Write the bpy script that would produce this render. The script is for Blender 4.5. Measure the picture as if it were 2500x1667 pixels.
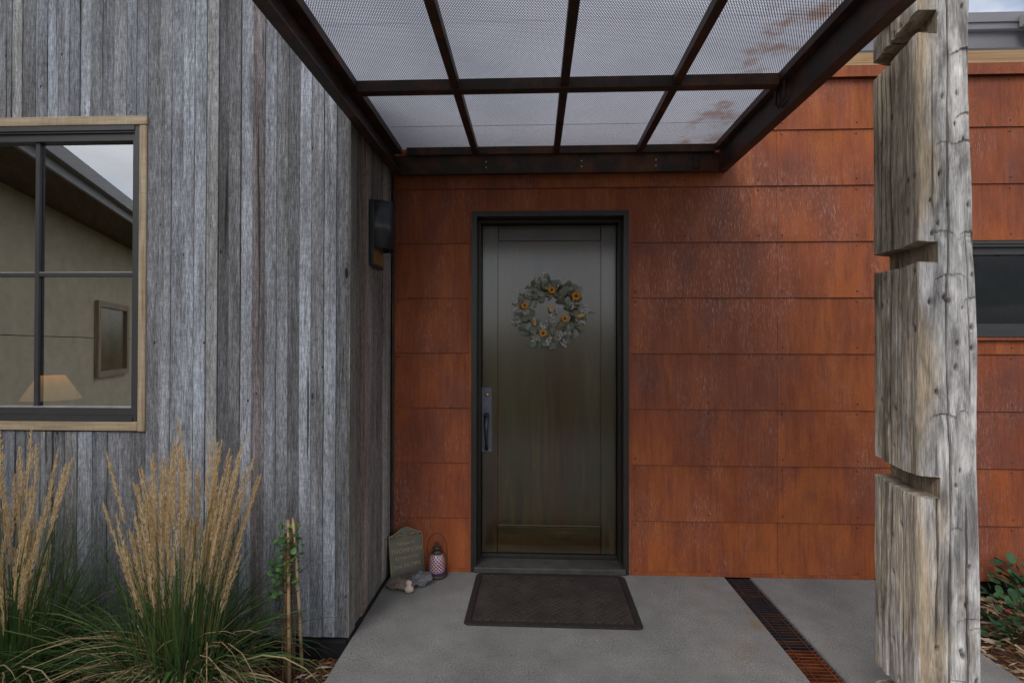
import bpy, bmesh, math, random
import numpy as np
from mathutils import Vector, Matrix, Euler

for o in list(bpy.data.objects): bpy.data.objects.remove(o)
S = bpy.context.scene
COL = S.collection
R = math.radians
rnd = random.Random(7)
PI = math.pi

# ------------------------------------------------------------------ camera
cam = bpy.data.cameras.new('camera'); camo = bpy.data.objects.new('camera', cam); COL.objects.link(camo)
yaw, pit, roll = R(2.33), R(.45), R(.12)
F = Vector((-math.sin(yaw)*math.cos(pit), math.cos(yaw)*math.cos(pit), math.sin(pit)))
Rt = Vector((math.cos(yaw), math.sin(yaw), 0)); Up = Rt.cross(F)
R2 = Rt*math.cos(roll)+Up*math.sin(roll); U2 = Up*math.cos(roll)-Rt*math.sin(roll)
CAM = Vector((0, -3.34, 1.435))
camo.matrix_world = Matrix(((R2.x, U2.x, -F.x, CAM.x), (R2.y, U2.y, -F.y, CAM.y), (R2.z, U2.z, -F.z, CAM.z), (0, 0, 0, 1)))
cam.sensor_width = 36; cam.lens = 18.43; cam.clip_start = .05; cam.clip_end = 4000
S.camera = camo

# ------------------------------------------------------------------ world, sun, exposure
SUN_EL, SUN_AZ = R(46), R(206)          # azimuth from +Y towards +X
world = bpy.data.worlds.new('World'); S.world = world; world.use_nodes = True
nt = world.node_tree; nt.nodes.clear()
def wn(t, **k):
    n = nt.nodes.new(t)
    for a, b in k.items(): setattr(n, a, b)
    return n
sky = wn('ShaderNodeTexSky', sky_type='NISHITA', sun_disc=False, sun_elevation=SUN_EL, sun_rotation=SUN_AZ)
tc = wn('ShaderNodeTexCoord'); sep = wn('ShaderNodeSeparateXYZ'); nt.links.new(tc.outputs['Generated'], sep.inputs[0])
zz = wn('ShaderNodeMath', operation='ADD'); zz.inputs[1].default_value = .22
zm = wn('ShaderNodeMath', operation='MAXIMUM'); zm.inputs[1].default_value = 0
nt.links.new(sep.outputs[2], zm.inputs[0]); nt.links.new(zm.outputs[0], zz.inputs[0])
dx = wn('ShaderNodeMath', operation='DIVIDE'); dy = wn('ShaderNodeMath', operation='DIVIDE')
for d, i in ((dx, 0), (dy, 1)): nt.links.new(sep.outputs[i], d.inputs[0]); nt.links.new(zz.outputs[0], d.inputs[1])
cb = wn('ShaderNodeCombineXYZ'); nt.links.new(dx.outputs[0], cb.inputs[0]); nt.links.new(dy.outputs[0], cb.inputs[1])
co_ = wn('ShaderNodeVectorMath', operation='ADD'); co_.inputs[1].default_value = (3.7, 1.9, 0); nt.links.new(cb.outputs[0], co_.inputs[0])
cn = wn('ShaderNodeTexNoise'); cn.inputs['Scale'].default_value = 1.3; cn.inputs['Detail'].default_value = 7; cn.inputs['Roughness'].default_value = .55
nt.links.new(co_.outputs[0], cn.inputs['Vector'])
cr = wn('ShaderNodeValToRGB'); cr.color_ramp.elements[0].position = .34; cr.color_ramp.elements[1].position = .52
nt.links.new(cn.outputs['Fac'], cr.inputs[0])
cn2 = wn('ShaderNodeTexNoise'); cn2.inputs['Scale'].default_value = 2.2; cn2.inputs['Detail'].default_value = 5
nt.links.new(cb.outputs[0], cn2.inputs['Vector'])
cc = wn('ShaderNodeValToRGB')
cc.color_ramp.elements[0].position = .3; cc.color_ramp.elements[0].color = (.60, .61, .65, 1)
cc.color_ramp.elements[1].position = .75; cc.color_ramp.elements[1].color = (.93, .94, .97, 1)
nt.links.new(cn2.outputs['Fac'], cc.inputs[0])
mx = wn('ShaderNodeMix', data_type='RGBA')
cs_ = wn('ShaderNodeVectorMath', operation='SCALE'); cs_.inputs['Scale'].default_value = 10.2
nt.links.new(cc.outputs[0], cs_.inputs[0])
nt.links.new(cr.outputs[0], mx.inputs[0]); nt.links.new(sky.outputs[0], mx.inputs[6]); nt.links.new(cs_.outputs[0], mx.inputs[7])
bg = wn('ShaderNodeBackground'); bg.inputs[1].default_value = .14
nt.links.new(mx.outputs[2], bg.inputs[0])
wo = wn('ShaderNodeOutputWorld'); nt.links.new(bg.outputs[0], wo.inputs[0])
sun = bpy.data.lights.new('sun', 'SUN'); sun.energy = 1.5; sun.angle = R(26); sun.color = (1, .95, .88)
suno = bpy.data.objects.new('sun', sun); COL.objects.link(suno); suno.location = (-3, -8, 12)
sd = Vector((math.sin(SUN_AZ)*math.cos(SUN_EL), math.cos(SUN_AZ)*math.cos(SUN_EL), math.sin(SUN_EL)))
suno.rotation_euler = sd.to_track_quat('Z', 'Y').to_euler()
S.view_settings.view_transform = 'Standard'; S.view_settings.look = 'None'
S.view_settings.exposure = 0.0; S.view_settings.gamma = 1; S.view_settings.use_curve_mapping = False
S.render.engine = 'CYCLES'

# ------------------------------------------------------------------ material helpers
class M:
    def __init__(s, name, rough=.6, spec=.5, metal=0):
        s.m = bpy.data.materials.new(name); s.m.use_nodes = True; s.t = s.m.node_tree
        s.b = s.t.nodes['Principled BSDF']; s.out = s.t.nodes['Material Output']
        s.set(s.b, 'Roughness', rough); s.set(s.b, 'Specular IOR Level', spec); s.set(s.b, 'Metallic', metal)
        s._tc = None
    def set(s, n, k, v):
        if hasattr(v, 'is_output') or isinstance(v, bpy.types.NodeSocket): s.t.links.new(v, n.inputs[k])
        else:
            if isinstance(v, (tuple, list)) and len(v) == 3 and n.inputs[k].type == 'RGBA': v = (*v, 1)
            n.inputs[k].default_value = v
    def n(s, t, **k):
        nd = s.t.nodes.new(t)
        for a, b in k.items(): setattr(nd, a, b)
        return nd
    def co(s, scale=(1, 1, 1), rand=True, rot=None):
        """object coordinates, shifted per object, scaled"""
        if s._tc is None:
            tcn = s.n('ShaderNodeTexCoord'); oi = s.n('ShaderNodeObjectInfo'); s.oi = oi
            a = s.n('ShaderNodeVectorMath', operation='MULTIPLY_ADD')
            v = s.n('ShaderNodeCombineXYZ')
            for i in range(3): s.t.links.new(oi.outputs['Random'], v.inputs[i])
            s.t.links.new(v.outputs[0], a.inputs[0]); a.inputs[1].default_value = (37, 53, 71)
            s.t.links.new(tcn.outputs['Object'], a.inputs[2]); s._tc = (tcn, a)
        src = s._tc[1].outputs[0] if rand else s._tc[0].outputs['Object']
        mp = s.n('ShaderNodeMapping'); s.t.links.new(src, mp.inputs[0]); mp.inputs['Scale'].default_value = scale
        if rot: mp.inputs['Rotation'].default_value = rot
        return mp.outputs[0]
    def noise(s, vec, scale=1, detail=4, rough=.55, dist=0):
        nd = s.n('ShaderNodeTexNoise'); s.set(nd, 'Vector', vec); s.set(nd, 'Scale', scale); s.set(nd, 'Detail', detail)
        s.set(nd, 'Roughness', rough); s.set(nd, 'Distortion', dist); return nd.outputs['Fac']
    def vor(s, vec, scale=1, out='Distance'):
        nd = s.n('ShaderNodeTexVoronoi'); s.set(nd, 'Vector', vec); s.set(nd, 'Scale', scale); return nd.outputs[out]
    def ramp(s, f, stops):
        nd = s.n('ShaderNodeValToRGB'); s.t.links.new(f, nd.inputs[0]); e = nd.color_ramp.elements
        while len(e) < len(stops): e.new(.5)
        for i, (p, c) in enumerate(stops):
            e[i].position = p; e[i].color = (c, c, c, 1) if isinstance(c, (int, float)) else (*c, 1)
        return nd.outputs[0]
    def mix(s, f, a, b, mode='MIX'):
        nd = s.n('ShaderNodeMix', data_type='RGBA', blend_type=mode); s.set(nd, 0, f); s.set(nd, 6, a); s.set(nd, 7, b); return nd.outputs[2]
    def math(s, op, a, b=0):
        nd = s.n('ShaderNodeMath', operation=op); s.set(nd, 0, a); s.set(nd, 1, b); return nd.outputs[0]
    def bump(s, h, strength=.4, dist=.004, prev=None):
        nd = s.n('ShaderNodeBump'); s.set(nd, 'Height', h); s.set(nd, 'Strength', strength); s.set(nd, 'Distance', dist)
        if prev: s.t.links.new(prev, nd.inputs['Normal'])
        return nd.outputs[0]
    def fin(s, col=None, normal=None, rough=None):
        if col is not None: s.set(s.b, 'Base Color', col)
        if normal is not None: s.set(s.b, 'Normal', normal)
        if rough is not None: s.set(s.b, 'Roughness', rough)
        return s.m

def plain(name, col, rough=.6, spec=.4, metal=0, var=.25, nscale=12, bump=.15):
    m = M(name, rough, spec, metal)
    n = m.noise(m.co(), nscale, 5)
    c = m.mix(m.ramp(n, [(.3, 0), (.7, 1)]), tuple(v*(1-var) for v in col), tuple(v*(1+var) for v in col))
    return m.fin(c, m.bump(m.noise(m.co(), nscale*6, 4), bump, .002))

def mat_barnwood():
    m = M('weathered_barnwood', .75, .3)
    g = m.noise(m.co((1, 1, .04)), 60, 7, .65, .5)
    fine = m.noise(m.co((1, 1, .09)), 300, 4, .65)
    fib = m.noise(m.co((1, 1, .05)), 170, 5, .7)
    blot = m.noise(m.co((1, 1, .2)), 7, 5, .6)
    saw = m.noise(m.co((.25, .25, 1), rot=(0, R(14), 0)), 110, 2)
    base = m.oi.outputs['Color']
    c = m.mix(1, base, m.ramp(g, [(.28, .55), (.5, .97), (.72, 1.4)]), 'MULTIPLY')
    c = m.mix(.85, c, m.ramp(fine, [(.32, .30), (.5, 1.0), (.68, 1.95)]), 'MULTIPLY')
    c = m.mix(m.math('MULTIPLY', m.ramp(fib, [(.56, 0), (.68, 1)]), .5), c, (.42, .43, .46))
    c = m.mix(.8, c, m.ramp(blot, [(.28, (.48, .47, .46)), (.5, (.97, .97, .97)), (.70, (1.4, 1.42, 1.46))]), 'MULTIPLY')
    c = m.mix(.35, c, m.ramp(saw, [(.35, .7), (.65, 1.25)]), 'MULTIPLY')
    v = m.vor(m.co((1, 1, .30)), 7)
    knot = m.ramp(v, [(.0, .04), (.05, .06), (.075, .9), (.10, .55), (.13, 1), (.16, .7), (.19, 1)])
    sel = m.ramp(m.noise(m.co((1, 1, .28)), 3.1, 1), [(.50, 0), (.54, 1)])
    c = m.mix(sel, c, m.mix(1, c, knot, 'MULTIPLY'))
    v2 = m.vor(m.co((1, 1, .55)), 11)
    c = m.mix(1, c, m.ramp(v2, [(.0, .06), (.04, .06), (.06, 1)]), 'MULTIPLY')
    ck = m.noise(m.co((1, 1, .02)), 26, 3, .5, .4)
    ckr = m.ramp(ck, [(.30, .2), (.325, 1)])
    c = m.mix(1, c, ckr, 'MULTIPLY')
    h = m.math('ADD', m.math('MULTIPLY', g, .8), m.math('ADD', m.math('MULTIPLY', fine, .8), m.math('MULTIPLY', fib, .5)))
    h = m.math('MULTIPLY', h, ckr)
    return m.fin(c, m.bump(h, .8, .005))

def mat_corten():
    m = M('weathering_steel', .6, .35)
    big = m.noise(m.co((1, 1, .5), rand=False), 1.9, 5, .55, .8)
    var = m.noise(m.co((1, 1, .45)), 3.0, 5, .6, .5)
    med = m.noise(m.co((1, 1, .22)), 14, 5, .6, .3)
    run = m.noise(m.co((1, 1, .05)), 75, 5, .65)
    streak = m.noise(m.co((1, 1, .11)), 210, 4, .6)
    grit = m.noise(m.co((1, 1, .5)), 230, 3, .7)
    mixn = m.math('ADD', m.math('MULTIPLY', big, .5), m.math('MULTIPLY', var, .5))
    c = m.ramp(mixn, [(.36, (.160, .047, .029)), (.44, (.210, .054, .024)), (.52, (.260, .063, .020)), (.60, (.325, .085, .018)), (.68, (.230, .061, .029))])
    c = m.mix(.6, c, m.ramp(med, [(.3, .74), (.5, 1.0), (.7, 1.18)]), 'MULTIPLY')
    c = m.mix(.7, c, m.ramp(run, [(.3, .72), (.5, 1.0), (.7, 1.25)]), 'MULTIPLY')
    dr = m.ramp(m.noise(m.co((1, 1, .14)), 7.5, 4, .55, .5), [(.60, 0), (.70, .55)])
    c = m.mix(dr, c, (.40, .105, .020))
    tcn = m.n('ShaderNodeTexCoord'); ds = m.n('ShaderNodeVectorMath', operation='DISTANCE'); m.t.links.new(tcn.outputs['Object'], ds.inputs[0]); ds.inputs[1].default_value = (1.22, 0, 2.05)
    spot = m.ramp(ds.outputs['Value'], [(.15, 1), (.75, 0)])
    zn = m.math('MULTIPLY_ADD', spot, .16); m.t.links.new(m.noise(m.co((1, 1, .5), rand=False), 3.1, 5, .62), zn.node.inputs[2])
    zone = m.ramp(zn, [(.47, .04), (.70, .70)])
    pale = m.math('MULTIPLY', m.ramp(streak, [(.53, 0), (.68, 1)]), zone)
    c = m.mix(pale, c, (.50, .29, .23))
    c = m.mix(m.math('MULTIPLY', zone, .16), c, (.32, .15, .11))
    c = m.mix(.5, c, m.ramp(grit, [(.35, .6), (.5, 1), (.68, 1.3)]), 'MULTIPLY')
    h = m.math('ADD', streak, m.math('MULTIPLY', grit, .7))
    return m.fin(c, m.bump(h, .3, .0025), m.ramp(med, [(.3, .72), (.7, .5)]))

def mat_rustdark(name, a, b, lo=.5, hi=.7, rough=.55):
    m = M(name, rough, .4)
    n = m.noise(m.co((1, 1, 1)), 6, 6, .6)
    f = m.noise(m.co((1, 1, 1)), 70, 4, .6)
    c = m.mix(m.ramp(n, [(lo, 0), (hi, 1)]), a, b)
    c = m.mix(.5, c, m.ramp(f, [(.3, .6), (.7, 1.35)]), 'MULTIPLY')
    return m.fin(c, m.bump(f, .3, .002))

def mat_concrete():
    m = M('broom_finished_concrete', .82, .3)
    big = m.noise(m.co(rand=False), 1.4, 5, .55)
    med = m.noise(m.co(rand=False), 7, 5, .6)
    sp = m.noise(m.co(rand=False), 190, 3, .75)
    pits = m.vor(m.co(rand=False), 95)
    c = m.ramp(big, [(.3, (.150, .149, .146)), (.5, (.190, .188, .184)), (.7, (.225, .223, .218))])
    c = m.mix(.55, c, m.ramp(med, [(.3, .75), (.7, 1.2)]), 'MULTIPLY')
    c = m.mix(.75, c, m.ramp(sp, [(.32, .5), (.5, 1), (.68, 1.5)]), 'MULTIPLY')
    s2 = m.noise(m.co(rand=False), 95, 2, .6); zone = m.ramp(m.noise(m.co(rand=False), 3.3, 4, .6), [(.38, .25), (.62, 1)])
    c = m.mix(zone, c, m.mix(1, c, m.ramp(s2, [(.30, .5), (.44, .96), (.56, 1.02), (.70, 1.25)]), 'MULTIPLY'))
    c = m.mix(.7, c, m.ramp(pits, [(.06, .35), (.13, 1)]), 'MULTIPLY')
    # rust bleeding out beside the drain, dirt along the walls
    tcn = m.n('ShaderNodeTexCoord'); sp3 = m.n('ShaderNodeSeparateXYZ'); m.t.links.new(tcn.outputs['Object'], sp3.inputs[0])
    dx_ = m.math('ABSOLUTE', m.math('SUBTRACT', sp3.outputs[0], 1.10))
    near = m.ramp(dx_, [(.0, 1), (.22, 0)])
    st = m.math('MULTIPLY', near, m.ramp(m.noise(m.co(rand=False), 4.2, 4), [(.50, 0), (.66, .75)]))
    c = m.mix(st, c, (.20, .125, .045))
    return m.fin(c, m.bump(m.math('ADD', sp, m.math('MULTIPLY', med, .4)), .35, .003))

def mat_door(name='stained_door_wood', horiz=False, dark=1.0):
    m = M(name, .26, .6); m.set(m.b, 'Coat Weight', .75); m.set(m.b, 'Coat Roughness', .14); m.set(m.b, 'Coat IOR', 1.65)
    k = (.05, 1, 1) if horiz else (1, 1, .05)
    g = m.noise(m.co(k), 42, 6, .6, .5)
    big = m.noise(m.co((.3, 1, 1) if horiz else (1, 1, .10)), 7, 3, .5)
    c = m.ramp(big, [(.32, (.034, .014, .005)), (.45, (.042, .024, .006)), (.58, (.028, .023, .006)), (.70, (.052, .032, .008))])
    c = m.mix(.8, c, m.ramp(g, [(.25, .35*dark), (.5, .95*dark), (.75, 1.9*dark)]), 'MULTIPLY')
    return m.fin(c, m.bump(g, .015, .001), m.ramp(big, [(.3, .2), (.7, .28)]))

def mat_post():
    m = M('hewn_timber', .8, .25)
    geo = m.n('ShaderNodeVertexColor', layer_name='tone')     # R: silvered outer face, G: inside of cuts and checks
    sp = m.n('ShaderNodeSeparateColor'); m.t.links.new(geo.outputs[0], sp.inputs[0])
    g = m.noise(m.co((1, 1, .06), rand=False), 60, 7, .68, .5)
    fine = m.noise(m.co((1, 1, .07), rand=False), 240, 4, .65)
    blot = m.noise(m.co((1, 1, .28), rand=False), 15, 6, .65, .4)
    big = m.noise(m.co((1, 1, .4), rand=False), 7, 4, .6)
    warm = m.ramp(g, [(.25, (.22, .165, .115)), (.5, (.42, .34, .25)), (.75, (.60, .50, .38))])
    warm = m.mix(.8, warm, m.ramp(blot, [(.34, (.52, .53, .55)), (.5, (1, 1, 1)), (.70, (1.25, 1.18, 1.08))]), 'MULTIPLY')
    cool = m.ramp(blot, [(.34, (.17, .168, .172)), (.44, (.35, .345, .35)), (.53, (.58, .57, .57)), (.66, (.80, .79, .79))])
    cool = m.mix(.8, cool, m.ramp(g, [(.28, .6), (.5, 1), (.72, 1.25)]), 'MULTIPLY')
    c = m.mix(sp.outputs[0], warm, cool)
    c = m.mix(.6, c, m.ramp(big, [(.3, .7), (.65, 1.15)]), 'MULTIPLY')
    c = m.mix(.85, c, m.ramp(fine, [(.3, .5), (.5, 1), (.7, 1.4)]), 'MULTIPLY')
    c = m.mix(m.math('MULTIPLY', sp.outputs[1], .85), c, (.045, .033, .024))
    h = m.math('ADD', g, m.math('MULTIPLY', fine, .7))
    return m.fin(c, m.bump(h, .9, .006))

def mat_island(name, cols, rough=.6, spec=.3, trans=0, leafn=True):
    m = M(name, rough, spec)
    gi = m.n('ShaderNodeNewGeometry')
    st = [(i/max(1, len(cols)-1), c) for i, c in enumerate(cols)]
    c = m.ramp(gi.outputs['Random Per Island'], st)
    n = m.noise(m.co(), 60, 3)
    c = m.mix(.5, c, m.ramp(n, [(.3, .7), (.7, 1.3)]), 'MULTIPLY')
    m.fin(c)
    if trans:
        tr = m.n('ShaderNodeBsdfTranslucent'); m.t.links.new(c, tr.inputs[0])
        ms = m.n('ShaderNodeMixShader'); ms.inputs[0].default_value = trans
        m.t.links.new(m.b.outputs[0], ms.inputs[1]); m.t.links.new(tr.outputs[0], ms.inputs[2]); m.t.links.new(ms.outputs[0], m.out.inputs[0])
    return m.m

def mat_glass(name, refl, tint=(.9, .92, .9)):
    m = M(name); t = m.n('ShaderNodeBsdfTransparent'); t.inputs[0].default_value = (*tint, 1)
    g = m.n('ShaderNodeBsdfGlossy'); g.inputs['Roughness'].default_value = .0; g.inputs[0].default_value = (.95, .97, 1, 1)
    lw = m.n('ShaderNodeLayerWeight'); lw.inputs[0].default_value = .35
    f = m.math('ADD', m.math('MULTIPLY', lw.outputs['Fresnel'], .5), refl)
    wob = m.noise(m.co(rand=False), 1.6, 2); bp = m.bump(wob, .006, .01); m.t.links.new(bp, g.inputs['Normal'])
    ms = m.n('ShaderNodeMixShader'); m.t.links.new(f, ms.inputs[0])
    m.t.links.new(t.outputs[0], ms.inputs[1]); m.t.links.new(g.outputs[0], ms.inputs[2]); m.t.links.new(ms.outputs[0], m.out.inputs[0])
    return m.m

BARN = mat_barnwood(); CORTEN = mat_corten(); CONC = mat_concrete(); DOORW = mat_door(); DOORH = mat_door('stained_rail_wood', True, .8); POST = mat_post()
BEAM = mat_rustdark('rusted_beam_steel', (.040, .026, .022), (.15, .055, .024), .46, .74)
PERF = mat_rustdark('perforated_sheet_steel', (.034, .030, .032), (.10, .050, .030), .60, .80)
GRATED = mat_rustdark('dark_grate_steel', (.034, .034, .042), (.13, .055, .026), .46, .66, .4)
GRATER = mat_rustdark('rusty_grate_steel', (.11, .032, .018), (.24, .075, .028), .40, .65)
FRAMEM = plain('door_frame_metal', (.018, .016, .013), .36, .5, 0, .2)
WINM = plain('window_frame_charcoal', (.035, .036, .040), .42, .5, 0, .12)
BLACK = plain('black_flashing', (.012, .012, .015), .45, .5)
IRON = plain('black_iron', (.020, .022, .028), .34, .6); PLATE = plain('oiled_bronze_hardware', (.115, .125, .155), .38, .7, .2)
DARK = plain('dark_backing', (.012, .011, .010), .9, .1)
def mat_cedar(name='cedar_trim', horiz=False):
    m = M(name, .65, .3)
    kv, kh = (1, 1, .06), (.06, 1, 1)
    if horiz: kv, kh = kh, kv
    g = m.noise(m.co(kh), 60, 6, .6, .4); g2 = m.noise(m.co(kv), 60, 6, .6, .4)
    k = m.vor(m.co((.4, 1, .4)), 9)
    c = m.ramp(g2, [(.3, (.22, .160, .100)), (.5, (.34, .265, .180)), (.7, (.43, .35, .25))])
    c = m.mix(1, c, m.ramp(k, [(.0, .25), (.05, .3), (.09, 1)]), 'MULTIPLY')
    c = m.mix(.5, c, m.ramp(g, [(.3, .75), (.7, 1.2)]), 'MULTIPLY')
    return m.fin(c, m.bump(g2, .3, .002))
CEDAR = mat_cedar(); CEDARH = mat_cedar('cedar_trim_level', True)
GLASS = mat_glass('coated_window_glass', .44); GLASS2 = mat_glass('dark_window_glass', .0)

# ------------------------------------------------------------------ mesh helpers
def mk(name, verts, faces, mat, parent=None, smooth=False, kind=None, loc=None):
    me = bpy.data.meshes.new(name)
    me.from_pydata([tuple(v) for v in verts], [], faces); me.update()
    if smooth:
        for p in me.polygons: p.use_smooth = True
    return ob(name, me, mat, parent, kind, loc)
def ob(name, me, mat=None, parent=None, kind=None, loc=None):
    if mat and not me.materials: me.materials.append(mat)
    o = bpy.data.objects.new(name, me); COL.objects.link(o)
    if parent: o.parent = parent
    if loc is not None: o.location = loc
    if kind: o['kind'] = kind
    return o
def thing(name, label, cat, loc=(0, 0, 0), group=None, rot=None):
    o = bpy.data.objects.new(name, None); COL.objects.link(o); o.location = loc; o.empty_display_size = .1
    if rot: o.rotation_euler = rot
    return tag(o, label, cat, group)
def tag(o, label, cat, group=None):
    o['label'] = label; o['category'] = cat
    if group: o['group'] = group
    return o
def struct(o): o['kind'] = 'structure'; return o
CUBE_F = [(0, 3, 2, 1), (4, 5, 6, 7), (0, 1, 5, 4), (1, 2, 6, 5), (2, 3, 7, 6), (3, 0, 4, 7)]
def boxv(x0, x1, y0, y1, z0, z1):
    return [(x0, y0, z0), (x1, y0, z0), (x1, y1, z0), (x0, y1, z0), (x0, y0, z1), (x1, y0, z1), (x1, y1, z1), (x0, y1, z1)]
def off(v, base): return [(a-base[0], b-base[1], c-base[2]) for a, b, c in v]
class MB:
    """collects several solids into one mesh (one part)"""
    def __init__(s): s.v = []; s.f = []
    def add(s, v, f): k = len(s.v); s.v += [tuple(a) for a in v]; s.f += [tuple(i+k for i in q) for q in f]; return s
    def box(s, *a): return s.add(boxv(*a), CUBE_F)
    def tube(s, pts, rad, n=6, cap=True):
        pts = [Vector(p) for p in pts]; k = len(pts)
        if not isinstance(rad, (list, tuple)): rad = [rad]*k
        vs = []; prev = None
        for i, p in enumerate(pts):
            t = (pts[min(i+1, k-1)]-pts[max(i-1, 0)]).normalized()
            a = prev if prev else (Vector((0, 0, 1)) if abs(t.z) < .9 else Vector((1, 0, 0)))
            u = (a - t*a.dot(t)).normalized(); w = t.cross(u); prev = u
            for j in range(n):
                an = 2*PI*j/n; vs.append(p+(u*math.cos(an)+w*math.sin(an))*rad[i])
        fs = [(i*n+j, i*n+(j+1) % n, (i+1)*n+(j+1) % n, (i+1)*n+j) for i in range(k-1) for j in range(n)]
        if cap: fs += [tuple(range(n))[::-1], tuple(range((k-1)*n, k*n))]
        return s.add(vs, fs)
    def lathe(s, prof, c=(0, 0, 0), n=16):
        vs = [(c[0]+r*math.cos(2*PI*j/n), c[1]+r*math.sin(2*PI*j/n), c[2]+z) for r, z in prof for j in range(n)]
        fs = [(i*n+j, i*n+(j+1) % n, (i+1)*n+(j+1) % n, (i+1)*n+j) for i in range(len(prof)-1) for j in range(n)]
        return s.add(vs, fs)
    def build(s, name, mat, parent=None, smooth=False, kind=None, loc=None): return mk(name, s.v, s.f, mat, parent, smooth, kind, loc)
def bevel_box(name, x0, x1, y0, y1, z0, z1, mat, parent=None, b=.003, base=None, seg=1):
    bm = bmesh.new(); vs = [bm.verts.new(v) for v in boxv(x0, x1, y0, y1, z0, z1)]
    for f in CUBE_F: bm.faces.new([vs[i] for i in f])
    bmesh.ops.bevel(bm, geom=bm.edges[:], offset=b, segments=seg, affect='EDGES', profile=.5)
    if base: bmesh.ops.translate(bm, verts=bm.verts[:], vec=-Vector(base))
    me = bpy.data.meshes.new(name); bm.to_mesh(me); bm.free()
    return ob(name, me, mat, parent)
def rects_minus(x0, x1, z0, z1, cuts):
    xs = sorted({x0, x1, *[c for q in cuts for c in q[:2] if x0 < c < x1]}); zs = sorted({z0, z1, *[c for q in cuts for c in q[2:] if z0 < c < z1]})
    out = []
    for i in range(len(xs)-1):
        for j in range(len(zs)-1):
            cx_, cz_ = (xs[i]+xs[i+1])/2, (zs[j]+zs[j+1])/2
            if not any(q[0] < cx_ < q[1] and q[2] < cz_ < q[3] for q in cuts): out.append((xs[i], xs[i+1], zs[j], zs[j+1]))
    return out

# numpy value noise used to shape meshes
def vnoise(p, seed=0):
    p = np.asarray(p, float); i = np.floor(p).astype(np.int64); f = p-i; f = f*f*(3-2*f)
    def h(a):
        n = (a[..., 0]*374761393+a[..., 1]*668265263+a[..., 2]*2147483647+seed*1013904223) & 0xffffffff
        n = ((n ^ (n >> 13))*1274126177) & 0xffffffff
        return ((n ^ (n >> 16)) & 0xffff)/65535.
    r = 0
    for dx_ in (0, 1):
        for dy_ in (0, 1):
            for dz_ in (0, 1):
                w = (f[..., 0] if dx_ else 1-f[..., 0])*(f[..., 1] if dy_ else 1-f[..., 1])*(f[..., 2] if dz_ else 1-f[..., 2])
                r = r+w*h(i+np.array([dx_, dy_, dz_]))
    return r
def fbm(p, o=4, seed=0):
    r = 0; a = .5; p = np.asarray(p, float)
    for k in range(o): r = r+a*vnoise(p, seed+k); p = p*2.03; a *= .5
    return r

# ------------------------------------------------------------------ ground, slab, beds
soilm = plain('dark_soil', (.055, .034, .022), .95, .1, 0, .5, 9, .6)
mk_ground = [(-2000, -2000, -.16), (2000, -2000, -.16), (2000, 2000, -.16), (-2000, 2000, -.16)]
groundm = plain('dry_lawn_ground', (.075, .070, .030), .95, .1, 0, .4, .8, .4)
struct(mk('ground', mk_ground, [(0, 1, 2, 3)], groundm))
hv, hf_ = [], []
for i in range(61):
    a_ = R(150+240*i/60-60)
    for j, (rr, hh) in enumerate(((60, -.2), (95, 3.5), (140, 8), (190, 9.5), (260, 4))):
        h_ = hh*(.75+.5*math.sin(i*.37+j)*.4+.25*math.sin(i*1.13))
        hv.append((math.cos(a_)*rr, -3.3-abs(math.sin(a_))*rr if False else math.sin(a_)*rr-3.3, h_ if j else -.3))
for i in range(60):
    for j in range(4): hf_.append((i*5+j, (i+1)*5+j, (i+1)*5+j+1, i*5+j+1))
struct(mk('hills', hv, hf_, plain('dry_hillside', (.115, .100, .042), .95, .1, 0, .5, .06, .2), None, True))
def slab(x0, x1, y0, y1):
    o = bevel_box('concrete_slab', x0, x1, y0, y1, -.14, 0, CONC, None, .006); return struct(o)
TR0, TR1, TRY = 1.192, 1.346, -1.62
slab(-.892, TR0, -4.6, -.004)
slab(TR1, 2.105, -4.6, -.004)
struct(bevel_box('concrete_slab', TR0+.001, TR1-.001, -4.6, TRY, -.14, -.001, CONC, None, .004))
struct(mk('drain_trench', boxv(TR0, TR1, TRY, 0, -.15, -.085), CUBE_F, DARK))

def bed(name, x0, x1, y0, y1, seed, n=70):
    def hgt(X, Y):
        P = np.stack([X*5, Y*5, X*0], -1); return -.085+.06*(fbm(P, 4, seed)-.45)+.02*(fbm(P*6, 3, seed+9)-.45)
    xs = np.linspace(x0, x1, n); ys = np.linspace(y0, y1, n)
    X, Y = np.meshgrid(xs, ys)
    edge = np.minimum(np.minimum(X-x0, x1-X), np.minimum(Y-y0, y1-Y))
    Z = hgt(X, Y)-.02*np.exp(-edge/.05)
    v = np.stack([X, Y, Z], -1).reshape(-1, 3)
    f = [(j*n+i, j*n+i+1, (j+1)*n+i+1, (j+1)*n+i) for j in range(n-1) for i in range(n-1)]
    struct(mk(name, v, f, soilm, None, True))
    return hgt
bedL = bed('garden_soil', -4.2, -.885, -4.2, -.77, 3)
bedR = bed('garden_soil', 2.098, 5.6, -4.2, .03, 5)

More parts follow.
